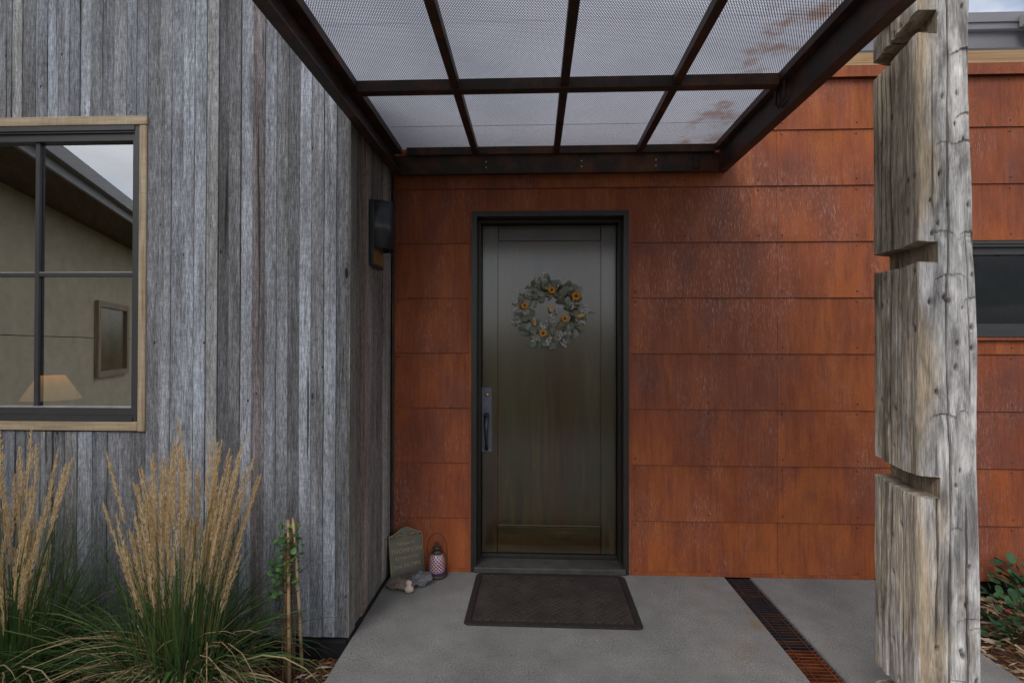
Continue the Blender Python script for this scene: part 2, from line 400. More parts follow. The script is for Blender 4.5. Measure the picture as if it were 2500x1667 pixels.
# ------------------------------------------------------------------ steel-clad wall
ROW = .3495
SW = thing('steel_clad_wall', 'rust orange wall clad in lapped weathering steel panels', 'wall', (0, 0, 0))
DOORCUT = (-.406, .611, -.01, 2.30); WINCUT = (2.50, 3.75, 1.50, 2.075)
mbk = MB()
for q in rects_minus(-.93, 6.6, -.15, 3.1, [(-.406, .611, -.2, 2.30), WINCUT]): mbk.box(q[0], q[1], .004, .12, q[2], q[3])
mbk.build('wall_backing', DARK, SW)
screw_me = MB().lathe([(.0001, -.003), (.0045, -.0022), (.006, 0), (.006, .002)], n=7)
sv = [(x, z, y) for x, y, z in screw_me.v]
scr = bpy.data.meshes.new('screw'); scr.from_pydata(sv, [], screw_me.f); SCREWM = plain('screw_steel', (.13, .045, .028), .6); scr.materials.append(SCREWM)
def panel(x0, x1, z0, z1, cuts=(), screws=True):
    mb = MB(); g = .0008
    rs = rects_minus(x0+g, x1-g, z0, z1, cuts)
    yb = lambda z: -.0025-.0085*(z1-z)/(z1-z0)-rnd.uniform(0, .0002)
    lap = .010 if z0 > .02 else 0
    for a, b, c, d in rs:
        low = c-lap if abs(c-z0) < 1e-6 else c
        n = max(1, int((b-a)/.3)); k = 3
        zs = [low+(d-low)*j/k for j in range(k+1)]; xs = [a+(b-a)*i/n for i in range(n+1)]
        wob = lambda x, z: .0016*math.sin(x*7.1+z0*31)+.001*math.sin(x*17+z*9+z0*50)
        fv = [(x, yb(z)+wob(x, z)*(.6 if z < d-.01 else .1), z) for z in zs for x in xs]
        kv = [(x, y+.0022, z) for x, y, z in fv]; m_ = n+1; L = len(fv)
        fs = [(j*m_+i, j*m_+i+1, (j+1)*m_+i+1, (j+1)*m_+i) for j in range(k) for i in range(n)]
        bs = [(p+L, s_+L, r_+L, q_+L) for p, q_, r_, s_ in fs]
        ed = [(i, i+L, i+1+L, i+1) for i in range(n)]+[(k*m_+i+1, k*m_+i+1+L, k*m_+i+L, k*m_+i) for i in range(n)]
        ed += [((j+1)*m_, (j+1)*m_+L, j*m_+L, j*m_) for j in range(k)]+[(j*m_+n, j*m_+n+L, (j+1)*m_+n+L, (j+1)*m_+n) for j in range(k)]
        mb.add(fv+kv, fs+bs+ed)
    o = mb.build('steel_panel', CORTEN, SW)
    if screws:
        sx = x0+.03
        step = .455
        xs = [x0+.03+i*step for i in range(int((x1-x0)/step)+1)]
        for x in xs:
            if x > x1-.02: continue
            for z in (z0+.03, z1-.036):
                if any(c[0]-.02 < x < c[1]+.02 and c[2]-.02 < z < c[3]+.02 for c in cuts): continue
                ob('screw', scr, None, o, None, (x, yb(z)-.0012, z))
    return o
for r in range(9):
    z0, z1 = r*ROW+.003*(r == 0), (r+1)*ROW
    if r == 8: z1 = 3.115
    if r < 6:
        panel(-.9, -.408, z0, z1); panel(.613, 1.52, z0, z1)
    elif r == 6: panel(-.9, 1.52, z0, z1, [DOORCUT])
    else: panel(-.9, 1.52, z0, z1)
    panel(1.52, 2.44, z0, z1)
    wc = [WINCUT] if z1 > 1.5 and z0 < 2.075 else []
    panel(2.44, 4.0, z0, z1, wc); panel(4.0, 5.5, z0, z1)
CAPM = CORTEN
mb = MB().box(-.9, 5.6, -.028, .16, 3.108, 3.172)
mb.box(-.9, 5.6, -.034, -.0285, 3.10, 3.112); mb.build('cap_flashing', CORTEN, SW)
bevel_box('corner_trim', -.903, -.888, -.030, -.0145, 0.002, 3.1, BEAM, SW, .002)
MB().box(-.408, -.394, -.0175, .0, .0, 2.302).box(.601, .615, -.0175, .0, .0, 2.302).box(-.3935, .6005, -.0175, .0, 2.290, 2.303).build('opening_trim', CORTEN, SW)
MB().box(.62, 2.09, -.019, -.0137, .0005, .022).box(-.885, -.41, -.019, -.0137, .0005, .022).build('base_flashing', CORTEN, SW)

# door frame and door
DY = .155
fr = MB()
for xa, xb in ((-.393, -.360), (.567, .600)): fr.box(xa, xb, -.022, DY+.05, .002, 2.255)
fr.box(-.393, .600, -.022, DY+.05, 2.2552, 2.2890)
for xa, xb in ((-.3598, -.344), (.551, .5668)): fr.box(xa, xb, .075, DY-.004, .04, 2.239)
fr.box(-.3598, .5668, .0751, DY-.0041, 2.2392, 2.2548)
fr.build('door_frame', FRAMEM, SW)
sill_m = plain('dark_stone_sill', (.055, .052, .048), .55, .4, 0, .35, 14, .3)
bevel_box('threshold', -.372, .579, -.035, .128, .0015, .036, sill_m, SW, .004)
bevel_box('door_sweep', -.343, .550, .118, DY+.04, .0365, .058, FRAMEM, SW, .002)
D = bpy.data.objects.new('front_door', None); COL.objects.link(D); D.parent = SW
D['label'] = 'dark brown stained wooden front door with one tall recessed panel'
dl, dr_, db, dt = -.3425, .5495, .059, 2.238
pl, pr, pb, pt = -.236, .446, .232, 2.132
for a, b in ((dl, pl), (pr, dr_)): bevel_box('stile', a, b, DY, DY+.045, db, dt, DOORW, D, .003)
bevel_box('rail', pl+.0005, pr-.0005, DY+.0006, DY+.044, pt, dt-.0004, DOORH, D, .003)
bevel_box('rail', pl+.0005, pr-.0005, DY+.0006, DY+.044, db+.0004, pb, DOORH, D, .004)
bevel_box('door_panel', pl-.004, pr+.004, DY+.010, DY+.035, pb-.004, pt+.004, DOORW, D, .001)
mb = MB().box(pl, pr, DY+.0005, DY+.010, pb+.0004, pb+.007)
mb.box(pl, pl+.004, DY+.003, DY+.0098, pb+.008, pt).box(pr-.004, pr, DY+.003, DY+.0098, pb+.008, pt)
mb.build('bead', DOORW, D)
hx = -.3095
H = bevel_box('handle_plate', hx-.036, hx+.036, DY-.009, DY-.0003, .724, 1.160, PLATE, D, .005)
lk = MB().lathe([(.0001, .004), (.009, .004), (.0135, .001), (.0135, -.004)], n=14)
mk('lock_cylinder', [(x+hx, DY-.009-z, y+1.107) for x, y, z in lk.v], lk.f, plain('brass', (.55, .36, .10), .3, .5, .9), D, True)
mb = MB().box(hx-.002, hx+.002, DY-.0145, DY-.0131, 1.100, 1.113); mb.build('keyhole', BLACK, D)
MB().add([(hx-.017, DY-.010, .987), (hx+.017, DY-.010, .987), (hx+.017, DY-.030, .979), (hx-.017, DY-.030, .979), (hx-.017, DY-.010, .980), (hx+.017, DY-.010, .980), (hx+.017, DY-.030, .973), (hx-.017, DY-.030, .973)], CUBE_F).build('thumb_latch', IRON, D)
pts = []; rad = []
for i in range(15):
    t = i/14; z = .965-.218*t
    y = DY-.008-.052*math.sin(PI*min(1, t*1.02))**.55
    pts.append((hx, y, z)); rad.append(.019-.010*min(1, t*1.6)+.004*max(0, t-.85)/.15)
MB().tube(pts, rad, 10).build('grip', IRON, D, True)

mk('hall_light_block', boxv(-.6, .8, .205, 1.6, -.1, 2.5), [CUBE_F[0], CUBE_F[1], CUBE_F[3], CUBE_F[4], CUBE_F[5]], DARK, SW)  # unseen dark box added to stop light leaking round the door
# narrow window at the right
W = bpy.data.objects.new('narrow_window', None); COL.objects.link(W); W.parent = SW
W['label'] = 'low dark horizontal window behind the timber post'
a, b, c, d = WINCUT
fr = MB().box(a, b, -.022, .06, d-.030, d).box(a, b, -.022, .06, c, c+.034).box(a, a+.03, -.022, .06, c+.0345, d-.0305).box(b-.03, b, -.022, .06, c+.0345, d-.0305)
fr.box(a-.01, b+.01, -.030, -.0225, d-.012, d+.004).box(a-.01, b+.01, -.034, -.0225, c-.006, c+.012)
fr.build('frame', WINM, W)
fr = MB().box(a+.031, b-.031, .000, .045, d-.075, d-.031).box(a+.031, b-.031, .000, .045, c+.035, c+.075).box(a+.031, a+.07, .0, .045, c+.0755, d-.0755).box(b-.07, b-.031, .0, .045, c+.0755, d-.0755)
fr.build('sash', WINM, W)
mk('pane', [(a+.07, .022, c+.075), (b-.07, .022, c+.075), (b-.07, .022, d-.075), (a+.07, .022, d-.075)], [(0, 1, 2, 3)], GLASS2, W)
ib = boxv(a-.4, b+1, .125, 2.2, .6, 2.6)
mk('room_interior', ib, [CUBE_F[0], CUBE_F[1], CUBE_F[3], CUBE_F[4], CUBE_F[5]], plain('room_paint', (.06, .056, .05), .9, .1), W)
bevel_box('sill', a-.012, b+.012, -.030, -.0115, c-.028, c-.007, CORTEN, W, .002)

# ------------------------------------------------------------------ wood-clad wall with its window
WY = -.80
WW = thing('wood_clad_wall', 'grey weathered barnwood board wall with window', 'wall', (0, 0, 0))
WX0, WX1, WZ0, WZ1 = -3.72, -1.97, 1.052, 2.532     # window rough opening
mbk = MB()
for q in rects_minus(-4.6, -.93, -.16, 3.7, [(WX0, WX1, WZ0, WZ1)]): mbk.box(q[0], q[1], WY+.026, WY+.12, q[2], q[3])
mbk.box(-1.05, -.932, WY+.121, .0, -.16, 3.7)
mbk.build('wall_backing', DARK, WW)
tones = [(.180, .190, .212), (.205, .215, .238), (.165, .168, .178), (.225, .240, .270), (.140, .143, .152), (.190, .188, .188), (.195, .206, .230), (.155, .158, .170)]
def board(x0, x1, z0, z1, tone, y0=WY, face='front', proud=None):
    p = rnd.uniform(-.004, .004) if proud is None else proud
    g = rnd.uniform(.0003, .0013); t = rnd.uniform(-.0015, .0015)
    k = 5; e = .0013
    v = []
    for i in range(k+1):
        z = z0+(z1-z0)*i/k
        w0 = x0+g+rnd.uniform(-.0007, .0007); w1 = x1-g+rnd.uniform(-.0007, .0007); bow = rnd.uniform(-.0015, .0015)
        v += [(w0, y0-p+.0225+bow, z), (w0, y0-p+e+t+bow, z), (w0+e, y0-p+t+bow, z), (w1-e, y0-p-t+bow, z), (w1, y0-p+e-t+bow, z), (w1, y0-p+.0225+bow, z)]
    f = []
    for i in range(k):
        for j in range(5): q = i*6+j; f.append((q, q+1, q+7, q+6))
    f += [(5, 4, 3, 2, 1, 0), tuple(k*6+j for j in range(6))]
    f = [tuple(reversed(q)) if False else q for q in f]
    if face == 'side': v = [(-.905-(y-WY) + 0*x, x, z) for x, y, z in v]; f = [tuple(reversed(q)) for q in f]
    o = mk('board', v, f, BARN, WW)
    kk = rnd.uniform(.72, 1.38); o.color = (tone[0]*kk*.99, tone[1]*kk, tone[2]*kk*1.02, 1)
    return o
edges = [-.905, -.968, -1.031, -1.094, -1.153, -1.212, -1.271, -1.33, -1.393, -1.453, -1.512, -1.568, -1.628, -1.688, -1.748, -1.808, -1.868, -1.929]
spec = {7: (.195, .168, .172), 9: (.16, .16, .168), 13: (.245, .26, .29), 14: (.265, .28, .315), 3: (.225, .238, .265), 10: (.125, .126, .134)}
ZT = 3.68
for i in range(len(edges)-1):
    board(edges[i+1], edges[i], rnd.uniform(.004, .010), ZT, spec.get(i, rnd.choice(tones)))
x = -1.929
while x > -4.5:
    w = rnd.uniform(.052, .068)
    board(x-w, x, 2.58, ZT, rnd.choice(tones)); x -= w
x = -1.929
while x > -4.5:
    w = rnd.uniform(.055, .08)
    tn = rnd.choice(tones); tn = tuple(c_*.9 for c_ in tn)
    board(x-w, x, rnd.uniform(.004, .012), 1.0, tn); x -= w
x = -3.80
while x > -4.5:
    w = rnd.uniform(.055, .07); board(x-w, x, 1.003, 2.577, rnd.choice(tones)); x -= w
# return side, facing the door
ys = [WY+.001, -.70, -.60, -.555, -.45, -.335, -.22, -.12, -.034]
stone_ = [(.20, .185, .165), (.13, .12, .108), (.15, .10, .08), (.21, .19, .17), (.17, .155, .14), (.15, .14, .13), (.22, .205, .19), (.16, .15, .14)]
for i in range(len(ys)-1):
    board(ys[i], ys[i+1], .006, ZT, stone_[i], WY, 'side', rnd.uniform(-.005, .003))
MB().box(-4.5, -.906, WY-.012, WY+.025, -.13, -.002).box(-4.5, -.906, WY-.018, WY-.0122, -.020, -.006).build('base_flashing', BLACK, WW)
MB().box(-.9065, -.893, WY-.0, -.03, -.10, .0035).build('joint_filler', BLACK, WW)
# window
win = bpy.data.objects.new('casement_window', None); COL.objects.link(win); win.parent = WW
win['label'] = 'charcoal framed divided window with cedar surround'
tw = .046
bevel_box('casing', WX1+.004, WX1+tw-.004, WY-.012, WY+.03, WZ0-tw-.002, WZ1-.0015, CEDAR, win, .003)
bevel_box('casing', WX0-tw, WX1+tw-.001, WY-.014, WY+.03, WZ1, WZ1+tw, CEDARH, win, .003)
bevel_box('casing', WX0-tw, WX1+.003, WY-.010, WY+.03, WZ0-tw, WZ0, CEDARH, win, .003)
bevel_box('casing', WX0-tw, WX0, WY-.028, WY+.03, WZ0+.001, WZ1-.0015, CEDAR, win, .003)
fr = MB().box(WX1-.022, WX1+.0035, WY-.006, WY+.09, WZ0+.001, WZ1-.001).box(WX0+.001, WX0+.022, WY-.012, WY+.09, WZ0+.001, WZ1-.001)
fr.box(WX0+.0225, WX1-.0225, WY-.010, WY+.09, WZ1-.024, WZ1-.0012).box(WX0+.0225, WX1-.0225, WY-.010, WY+.09, WZ0+.0012, WZ0+.022)
fr.box(WX0+.0225, WX1-.0225, WY-.002, WY+.09, WZ1-.034, WZ1-.0245).box(WX0+.0225, WX1-.0225, WY-.004, WY+.09, WZ0+.0225, WZ0+.030)
fr.build('frame', WINM, win)
gx1, gx0, gz0, gz1 = -2.006-.004, WX0+.05, 1.118, 2.462
fr = MB().box(gx1, WX1-.0225, WY+.006, WY+.06, WZ0+.031, WZ1-.035).box(WX0+.0225, gx0, WY+.006, WY+.06, WZ0+.031, WZ1-.035)
fr.box(gx0+.0005, gx1-.0005, WY+.008, WY+.06, gz1, WZ1-.0352).box(gx0+.0005, gx1-.0005, WY+.008, WY+.06, WZ0+.0312, gz0)
fr.build('sash', WINM, win)
mt = MB()
for mxx in (-2.521, -3.055): mt.box(mxx-.0105, mxx+.0105, WY+.020, WY+.034, gz0+.0005, gz1-.0005)
mt.build('muntin', WINM, win)
mt = MB(); xs = [gx0+.001, -3.0660, -3.0440, -2.532, -2.510, gx1-.001]
for a_, b_ in ((0, 1), (2, 3), (4, 5)): mt.box(xs[a_], xs[b_], WY+.021, WY+.034, 1.781, 1.799)
mt.build('muntin', WINM, win)
alum = plain('spacer_aluminium', (.5, .5, .5), .35, .5, .6)
MB().box(gx0+.001, gx1-.001, WY+.014, WY+.034, gz0+.0002, gz0+.006).build('glazing_bead', alum, win)
MB().box(gx0+.001, gx1-.001, WY+.022, WY+.0345, 1.7992, 1.8032).build('glazing_bead', alum, win)
for a_, b_ in ((gx0, -3.055), (-3.055, -2.521), (-2.521, gx1)):
    for c_, d_ in ((gz0, 1.79), (1.79, gz1)):
        mk('pane', [(a_, WY+.036, c_), (b_, WY+.036, c_), (b_, WY+.036, d_), (a_, WY+.036, d_)], [(0, 1, 2, 3)], GLASS, win)
ri = boxv(-4.9, -1.12, WY+.13, 3.6, .15, 3.1)
mk('room_interior', ri, [CUBE_F[0], CUBE_F[1], CUBE_F[3], CUBE_F[4], CUBE_F[5]], plain('sitting_room_paint', (.20, .17, .13), .9, .1), win)

# table lamp in the room
lm = M('lit_lamp_shade', .8)
gz = lm.n('ShaderNodeTexCoord'); gs = lm.n('ShaderNodeSeparateXYZ'); lm.t.links.new(gz.outputs['Object'], gs.inputs[0])
em = lm.n('ShaderNodeEmission'); lm.t.links.new(lm.ramp(lm.math('MULTIPLY', gs.outputs[2], 5.6), [(0.0, (.30, .20, .10)), (.55, (.42, .25, .10)), (1, (.95, .42, .11))]), em.inputs[0]); em.inputs[1].default_value = .45
lm.t.links.new(em.outputs[0], lm.out.inputs[0])
TL = thing('table_lamp', 'lit table lamp with flared shade behind the window glass', 'lamp', (-3.58, .42, .73))
MB().lathe([(.180, .0), (.078, .175)], (0, 0, .30), 28).build('lamp_shade', lm.m, TL, True, None, None)
for o in TL.children:
    for v in o.data.vertices: v.co.z -= .30
    o.location.z = .30
MB().lathe([(.0001, 0), (.09, 0), (.09, .015), (.03, .03), (.055, .12), (.03, .22), (.012, .26), (.012, .42)], n=14).build('lamp_base', plain('lamp_ceramic', (.2, .16, .1), .3), TL, True)
TB = thing('side_table', 'dark wooden side table under the lamp inside the room', 'table', (-3.58, .42, .11))
tdk = plain('dark_furniture_wood', (.05, .03, .018), .4)
bevel_box('table_top', -.45, .45, -.3, .3, .58, .62, tdk, TB, .005)
for sx in (-.4, .4):
    for sy in (-.25, .25): bevel_box('leg', sx-.025, sx+.025, sy-.025, sy+.025, 0, .579, tdk, TB, .004)

# ------------------------------------------------------------------ entry canopy
CA = thing('entry_canopy', 'rusted steel entry canopy with perforated metal roof above the door', 'canopy', (0, 0, 2.52))
B0 = (0, 0, 2.52); YF = -2.35
def cpart(name, mb, mat=BEAM): mb.v = off(mb.v, B0); return mb.build(name, mat, CA)
zb, zt = 2.520, 2.690
# perimeter channels, toes turned outward / inward
cpart('side_beam', MB().box(-.888, -.880, YF, -.052, zb+.0085, zt-.0085).box(-.888, -.838, YF, -.052, zb, zb+.008).box(-.888, -.838, YF, -.052, zt-.008, zt))
cpart('side_beam', MB().box(1.148, 1.156, YF, -.052, zb+.0085, zt-.0085).box(1.148, 1.200, YF, -.052, zb, zb+.008).box(1.148, 1.200, YF, -.052, zt-.008, zt))
cpart('ledger_beam', MB().box(-.888, 1.200, -.0515, -.044, zb+.0085, zb+.105).box(-.888, 1.200, -.0515, -.013, zb, zb+.008).box(-.888, 1.200, -.0515, -.013, zb+.1055, zb+.1135))
cpart('ledger_beam', MB().box(-.80, 1.12, -.075, -.013, zb+.1140, zb+.160))
cpart('front_beam', MB().box(-.888, 1.200, YF-.05, YF-.002, zb, zt))
angle = [MB().box(-.8795, -.830, YF, -.0755, 2.640, 2.646).box(-.836, -.830, YF, -.0755, 2.6465, 2.676), MB().box(1.112, 1.1475, YF, -.0755, 2.640, 2.646).box(1.112, 1.118, YF, -.0755, 2.6465, 2.676)]
for g_ in angle: cpart('ledge_angle', g_)
CY = -.900
for cy in (CY, -1.80): cpart('cross_beam', MB().box(-.8295, 1.1115, cy-.025, cy+.025, 2.622, 2.6725))
PX = [-.365, .142, .655]
for px in PX:
    for ya, yb_ in ((CY+.0255, -.0755), (-1.7745, CY-.0255), (YF, -1.8255)):
        cpart('purlin', MB().box(px-.019, px+.019, ya, yb_, 2.634, 2.6722))
cpart('clip', MB().box(.99, 1.03, -.060, -.052, 2.535, 2.62).box(1.02, 1.03, -.068, -.0601, 2.54, 2.615))
cpart('clip', MB().tube([(1.135, -.93, 2.64), (1.135, -.93, 2.56), (1.135, -.86, 2.545), (1.135, -.84, 2.56), (1.135, -.84, 2.63)], .007, 6))
boltm = MB().lathe([(.0001, .004), (.004, .004), (.0055, .002), (.0055, 0)], n=8)
for bx in (-.30, .30, .76):
    for bz in (2.556, 2.592): cpart('bolt', MB().add([(x+bx, -.0517-z, y+bz) for x, y, z in boltm.v], boltm.f), alum)
# perforated sheets: staggered round holes, real openings
def perf(x0, x1, y0, y1):
    p = .0098; r = .0036; dy_ = p*math.sqrt(3)/2
    nx = int((x1-x0)/p); ny = int((y1-y0)/dy_)
    I, J = np.meshgrid(np.arange(nx), np.arange(ny)); I = I.ravel(); J = J.ravel()
    cx_ = x0+p*(I+.25+.5*(J % 2)); cy_ = y0+dy_*(J+.5)
    a = np.arange(6)*PI/3+PI/6
    ox, oy = np.cos(a)*p/math.sqrt(3), np.sin(a)*p/math.sqrt(3)
    ix, iy = np.cos(a)*r*1.05, np.sin(a)*r*1.05
    n = len(cx_)
    V = np.zeros((n, 12, 3)); V[:, :6, 0] = cx_[:, None]+ox; V[:, :6, 1] = cy_[:, None]+oy; V[:, 6:, 0] = cx_[:, None]+ix; V[:, 6:, 1] = cy_[:, None]+iy
    V[:, :, 2] = 2.6775-B0[2]
    V[:, :, 0] = np.clip(V[:, :, 0], x0, x1); V[:, :, 1] = np.clip(V[:, :, 1], y0, y1)
    k = np.arange(6); q = np.stack([k, 6+k, 6+(k+1) % 6, (k+1) % 6], 1)
    Fq = (q[None]+(np.arange(n)*12)[:, None, None]).reshape(-1)
    me = bpy.data.meshes.new('perforated_sheet'); me.vertices.add(n*12); me.vertices.foreach_set('co', V.ravel())
    me.loops.add(len(Fq)); me.loops.foreach_set('vertex_index', Fq.astype(np.int32))
    me.polygons.add(n*6); me.polygons.foreach_set('loop_start', (np.arange(n*6)*4).astype(np.int32)); me.polygons.foreach_set('loop_total', np.full(n*6, 4, np.int32))
    me.update(); me.validate()
    return ob('perforated_sheet', me, PERF, CA)
cols = [-.838, PX[0], PX[1], PX[2], 1.12]
for i in range(4):
    for ya, yb_ in ((CY, -.03), (-1.80, CY), (YF, -1.80)): perf(cols[i]+.0004, cols[i+1]-.0004, ya+.0004, yb_-.0004)
cpart('post_bracket', MB().box(1.201, 1.42, -1.33, -1.25, 2.70, 2.71).box(1.16, 1.2005, -1.33, -1.25, 2.691, 2.71))
# milky polycarbonate sheets lying over the perforated metal, lapped and rust stained
pc = M('milky_polycarbonate', .4, .3)
pco = pc.n('ShaderNodeTexCoord'); pcs = pc.n('ShaderNodeSeparateXYZ'); pc.t.links.new(pco.outputs['Object'], pcs.inputs[0])
cl = pc.noise(pc.co(rand=False), 1.7, 4); pcc = pc.ramp(cl, [(.3, (.47, .49, .56)), (.7, (.62, .64, .72))])
sm = pc.math('MULTIPLY', pc.ramp(pcs.outputs[0], [(.70, 0), (.86, 1)]), pc.ramp(pc.noise(pc.co((1, 1.9, 1), rand=False), 4.4, 5, .6), [(.58, 0), (.68, .8)]))
edge_ = pc.math('MULTIPLY', pc.ramp(pcs.outputs[0], [(1.02/1.2, 0), (1.12/1.2, 1)]), pc.ramp(pc.noise(pc.co((1, 1, 1), rand=False), 9, 3), [(.48, 0), (.66, .7)]))
sm = pc.math('MULTIPLY', sm, pc.ramp(pc.math('ADD', pcs.outputs[1], 1.2), [(.1, .35), (.45, 1)]))
pcc = pc.mix(pc.math('MAXIMUM', sm, edge_), pcc, (.30, .16, .10))
ptr = pc.n('ShaderNodeBsdfTranslucent'); pc.t.links.new(pcc, ptr.inputs[0]); pc.fin(pcc)
pms = pc.n('ShaderNodeMixShader'); pms.inputs[0].default_value = .85
pc.t.links.new(pc.b.outputs[0], pms.inputs[1]); pc.t.links.new(ptr.outputs[0], pms.inputs[2]); pc.t.links.new(pms.outputs[0], pc.out.inputs[0])
for q_, (ya, yb_) in enumerate(((-.362, -.015), (-1.322, -.358), (YF-.03, -1.318))):
    zq = (2.6905+.0016*q_)-B0[2]
    mk('roof_sheet', [(-.86, ya, zq), (1.20, ya, zq), (1.20, yb_, zq+.001), (-.86, yb_, zq+.001)], [(0, 1, 2, 3)], pc.m, CA)

# ------------------------------------------------------------------ hewn timber post with notches
def timber_post():
    xl, xr, yf, yb_ = 1.358, 1.562, -1.432, -1.183
    zt_ = 2.92; notch = [(2.520, 2.597), (1.728, 1.802), (.915, .990), (.100, .176)]
    # rows: dense, with doubled rows at the notch faces
    rows = list(np.arange(0.002, zt_, .0055)); fl = []
    for a_, b_ in notch:
        rows = [z for z in rows if not (a_-.004 < z < a_+.004 or b_-.004 < z < b_+.004)]
        rows += [a_-.0002, a_+.0002, b_-.0002, b_+.0002]
    rows = np.array(sorted(rows)); nz = len(rows)
    w, d_ = xr-xl, yb_-yf
    # perimeter, starting at back-left, along the left face to the front, front face, right, back
    nl, nf, nr, nb = 92, 88, 14, 10
    u = []; tx = []
    for i in range(nl): t = i/nl; u.append((0, d_*(1-t)))
    for i in range(nf): u.append((w*i/nf, 0))
    for i in range(nr): u.append((w, d_*i/nr))
    for i in range(nb): u.append((w*(1-i/nb), d_))
    u = np.array(u); n = len(u)
    Xb = np.tile(u[:, 0], (nz, 1)); Yb = np.tile(u[:, 1], (nz, 1)); Zb = np.tile(rows[:, None], (1, n))
    # rounded corners
    c_ = np.array([w/2, d_/2]); 
    rx, ry = Xb-c_[0], Yb-c_[1]
    ax, ay = np.abs(rx)/(w/2), np.abs(ry)/(d_/2)
    cor = np.clip((ax+ay-1.86)/.14, 0, 1)**2; rx = rx*(1-.035*cor); ry = ry*(1-.035*cor)
    nx_ = np.where(ax >= ay, np.sign(rx), 0); ny_ = np.where(ay > ax, np.sign(ry), 0)
    P = np.stack([Xb*9, Yb*9, Zb*2.2], -1)
    disp = .016*(fbm(P, 4, 11)-.47)+.010*(fbm(np.stack([Xb*40, Yb*40, Zb*3], -1), 3, 21)-.45)
    disp += .004*(fbm(np.stack([Xb*150, Yb*150, Zb*8], -1), 2, 5)-.4)
    # bow of the right edge and axe scars on the front-right
    bow = .010*np.sin(Zb*2.1+.6)+.006*np.sin(Zb*4.7)
    rx = rx+np.where(rx > 0, (bow*.6-.022*np.clip((Zb-1.5)/1.2, 0, 1.2))*(rx/(w/2)), 0)
    tone = np.zeros((nz, n, 4)); tone[..., 3] = 1
    front = np.zeros(n); front[nl:nl+nf] = 1; front[nl+nf:nl+nf+nr] = 1
    left = np.zeros(n); left[:nl] = 1; fonly = np.zeros(n); fonly[nl+1:nl+nf] = 1
    wob = .75*(fbm(np.stack([Zb*3, Xb*0+1, Xb*0], -1), 3, 31)-.45)
    sfr = np.where(front[None, :] > 0, Xb/w, -(Yb)/d_)
    patch = fbm(np.stack([Xb*14, Yb*14, Zb*3.5], -1), 4, 131)
    tone[..., 0] = np.where(np.tile(front[None, :], (nz, 1)) > 0, np.clip((sfr-.02-wob)/.30, 0, 1)*np.clip(1.25-1.1*np.clip((patch-.42)*4, 0, 1)*np.clip(1.6-Zb, .25, 1), 0, 1)*.88, .22+.5*np.clip((patch-.46)*4, 0, 1))
    rs = np.random.RandomState(4)
    scar = np.zeros_like(disp)
    for k in range(26):
        z0 = rs.uniform(0, zt_); edge_r = rs.rand() < .7
        uc = rs.uniform(.85, 1.1) if edge_r else rs.uniform(.25, .75); half = rs.uniform(.16, .36) if edge_r else rs.uniform(.12, .24)
        dep = rs.uniform(.003, .008); ln = rs.uniform(.02, .06); til = rs.uniform(-.10, .10)
        lat = np.clip(1-((Xb/w-uc)/half)**2, 0, 1)
        t = (z0+.018*lat+til*(Xb-uc*w)+.004*(fbm(np.stack([Xb*90, Zb*0, Zb*0+k], -1), 2, k)-.45)-Zb)
        sh = np.where(t > 0, np.exp(-t/ln), 0)
        scar = np.maximum(scar, dep*lat**.4*sh*(fonly[None, :]))
        tone[..., 1] = np.maximum(tone[..., 1], .30*np.where((t > -.001) & (t < .0055), 1, 0)*lat**.5*front[None, :])  # painted darkness under each scar lip, standing in for shade
    disp = disp-scar
    # drying checks: long wandering grooves
    def check(face0, face1, u0, amp, wd, dep, za, zb2, seed):
        zc = rows; cen = u0+amp*(fbm(np.stack([zc*1.4, zc*0+seed, zc*0], -1), 3, seed)-.45)*2+.006*(vnoise(np.stack([zc*14, zc*0, zc*0], -1), seed+3)-.5)
        s_ = np.where(front[None, :] > 0, Xb/w, 1-Yb/d_) if face0 >= nl else 1-Yb/d_
        m_ = np.zeros(n); m_[face0:face1] = 1
        fade = np.clip((zc-za)/.12, 0, 1)*np.clip((zb2-zc)/.12, 0, 1)
        wv = wd*(.6+.8*vnoise(np.stack([zc*5, zc*0, zc*0], -1), seed+7))
        g_ = np.exp(-np.abs((s_-cen[:, None])/wv[:, None])**3)*fade[:, None]*m_[None, :]
        return g_, dep
    for args in ((nl, nl+nf, .50, .10, .016, .022, -1, 2.95, 41), (nl, nl+nf, .74, .08, .011, .010, -1, .95, 47), (nl, nl+nf, .28, .06, .011, .010, .35, 1.15, 53), (nl, nl+nf, .24, .05, .010, .008, 1.9, 2.5, 57), (nl, nl+nf, .86, .05, .008, .006, 1.2, 1.9, 67),
                 (0, nl, .40, .07, .026, .030, -1, 2.95, 59), (0, nl, .20, .05, .015, .020, -1, 2.95, 61), (0, nl, .56, .05, .012, .014, .9, 1.75, 63), (0, nl, .30, .04, .012, .014, 1.75, 2.6, 65), (0, nl, .66, .06, .012, .007, .2, 1.6, 71)):
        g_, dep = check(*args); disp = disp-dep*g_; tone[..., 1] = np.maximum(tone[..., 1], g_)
    # nail and bolt holes
    for k in range(64):
        fr_ = rs.rand() < .55; z0 = rs.uniform(.05, 2.75); s0 = rs.uniform(.1, .95); rr = rs.uniform(.0035, .007)
        s_ = Xb if fr_ else d_-Yb; m_ = front if fr_ else left
        dd = np.exp(-(((s_-s0*(w if fr_ else d_))/rr)**2+((Zb-z0)/(rr*1.8))**2))*m_[None, :]
        disp = disp-.012*dd; tone[..., 1] = np.maximum(tone[..., 1], dd)
    X = xl+c_[0]+rx+nx_*disp; Y = yf+c_[1]+ry+ny_*disp
